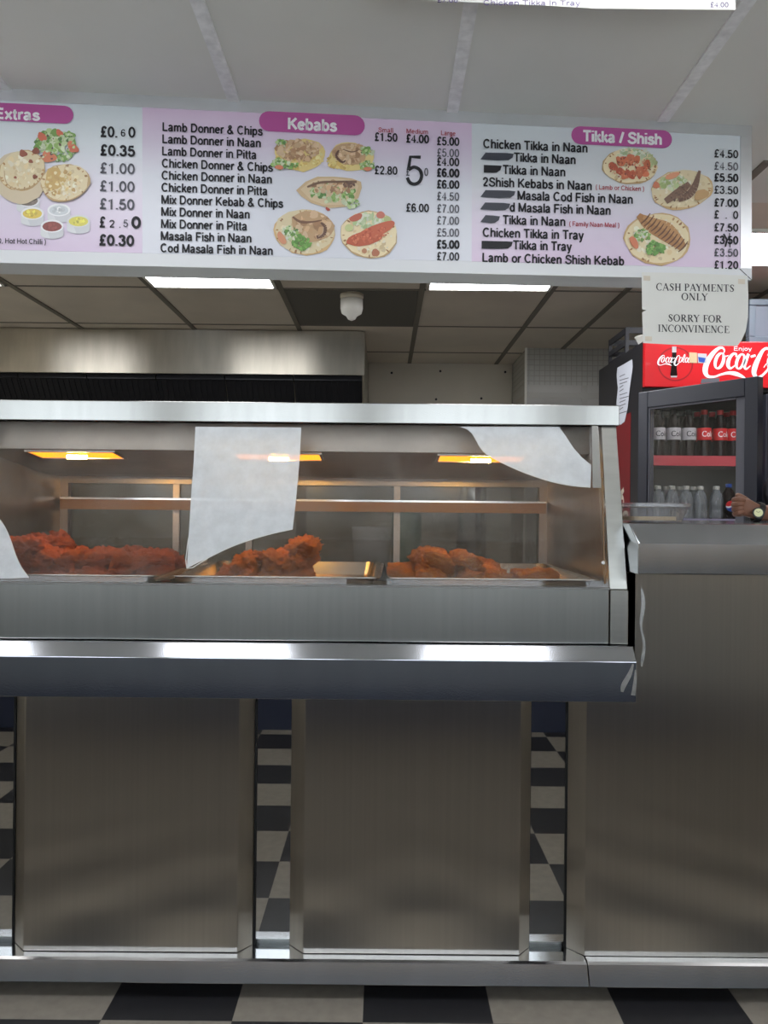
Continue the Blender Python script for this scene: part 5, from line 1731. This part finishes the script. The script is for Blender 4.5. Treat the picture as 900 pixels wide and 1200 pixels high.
# watch
wc = H(888, 600.5)
ax = (H(893, 602) - H(883, 598.5)).normalized()
u_ = Vector((0, -1, 0))
v_ = ax.cross(u_).normalized()
wt = thing('wristwatch', 'black wristwatch with a cream dial on the resting wrist', 'watch', wc)
s = MB()
ring = []
for (o_, r_) in ((-.0085, .0), (-.0085, .003), (.0085, .003), (.0085, .0)):
    ring.append([wc + ax * o_ + u_ * math.cos(2 * PI * k_ / 28) * (.0262 + r_) + v_ * math.sin(2 * PI * k_ / 28) * (.0300 + r_) for k_ in range(28)])
s.loft(ring, False, False)
s.build('strap', M['strap'], wt, smooth=False)
fdir = (u_ * .93 - ax * .30).normalized()
c0 = H(883.5, 601) + Vector((0, -.0265, 0))
MB().tube([c0, c0 + fdir * .007], .0165, 28).build('watch_case', M['strap'], wt)
MB().tube([c0 + fdir * .006, c0 + fdir * .0078], .0128, 28).build('dial', M['dial'], wt)
hm = MB()
e1 = fdir.cross(Vector((0, 0, 1))).normalized()
e2 = e1.cross(fdir)
for ang, l in ((.6, .009), (2.4, .006)):
    hm.tube([c0 + fdir * .0082, c0 + fdir * .0082 + (e1 * math.cos(ang) + e2 * math.sin(ang)) * l], .0005, 5)
hm.build('watch_hand', M['ink'], wt)
# clothes and hair
cl = {'pelvis': ((PX, PY, .90), .165), 'belly': ((PX, PY, 1.12), .172), 'chest': ((PX, PY - .01, 1.34), .185), 'neck0': ((PX, PY, 1.465), .095), 'shR': ((PX - .20, PY - .02, 1.41), .088), 'eR': ((1.535, 2.72, 1.352), .066), 'shL': ((PX + .20, PY - .02, 1.41), .088), 'eL': ((PX + .268, PY + .012, 1.22), .07)}
skin_obj('shirt', cl, [('pelvis', 'belly'), ('belly', 'chest'), ('chest', 'neck0'), ('chest', 'shR'), ('shR', 'eR'), ('chest', 'shL'), ('shL', 'eL')], M['shirt'], per, 2)
cl = {'p': ((PX, PY, .97), (.16, .12)), 'hR': ((PX - .09, PY, .84), (.105, .105)), 'kR': ((PX - .1, PY, .5), (.078, .078)), 'aR': ((PX - .1, PY + .03, .1), (.062, .062)), 'hL': ((PX + .09, PY, .84), (.105, .105)), 'kL': ((PX + .1, PY, .5), (.078, .078)), 'aL': ((PX + .1, PY + .03, .1), (.062, .062))}
skin_obj('trousers', cl, [('p', 'hR'), ('hR', 'kR'), ('kR', 'aR'), ('p', 'hL'), ('hL', 'kL'), ('kL', 'aL')], M['trouser'], per, 2)
cl = {'a': ((PX, PY + .05, 1.66), .095), 'b': ((PX, PY + .035, 1.76), .135), 'c': ((PX, PY + .005, 1.835), .12)}
skin_obj('hair', cl, [('a', 'b'), ('b', 'c')], M['hair'], per, 2)
for sx in (-1, 1):
    fm = MB()
    fm.lathe([(.001, 1.686), (.010, 1.690), (.013, 1.697), (.010, 1.704), (.001, 1.708)], PX + sx * .032, PY - .108, 12)
    fm.build('eye', M['ink'], per, smooth=True)
    fm = MB()
    fm.loft([[(PX + sx * (.086 + .012 * k), PY - .01 + .018 * (1 - .3 * k) * math.cos(a_ * PI / 6), 1.685 + .032 * (1 - .3 * k) * math.sin(a_ * PI / 6)) for a_ in range(12)] for k in (0, 1)])
    fm.build('ear', M['skin'], per, smooth=True)
nm = {'a': ((PX, PY - .105, 1.70), .012), 'b': ((PX, PY - .13, 1.665), .018)}
skin_obj('nose', nm, [('a', 'b')], M['skin'], per, 2)
ms = MB()
ms.tube([(PX - .024, PY - .102, 1.630), (PX, PY - .112, 1.628), (PX + .024, PY - .102, 1.630)], [.003, .006, .003], 8)
ms.build('mouth', mat('lips', (120, 66, 58), .5), per, smooth=True)
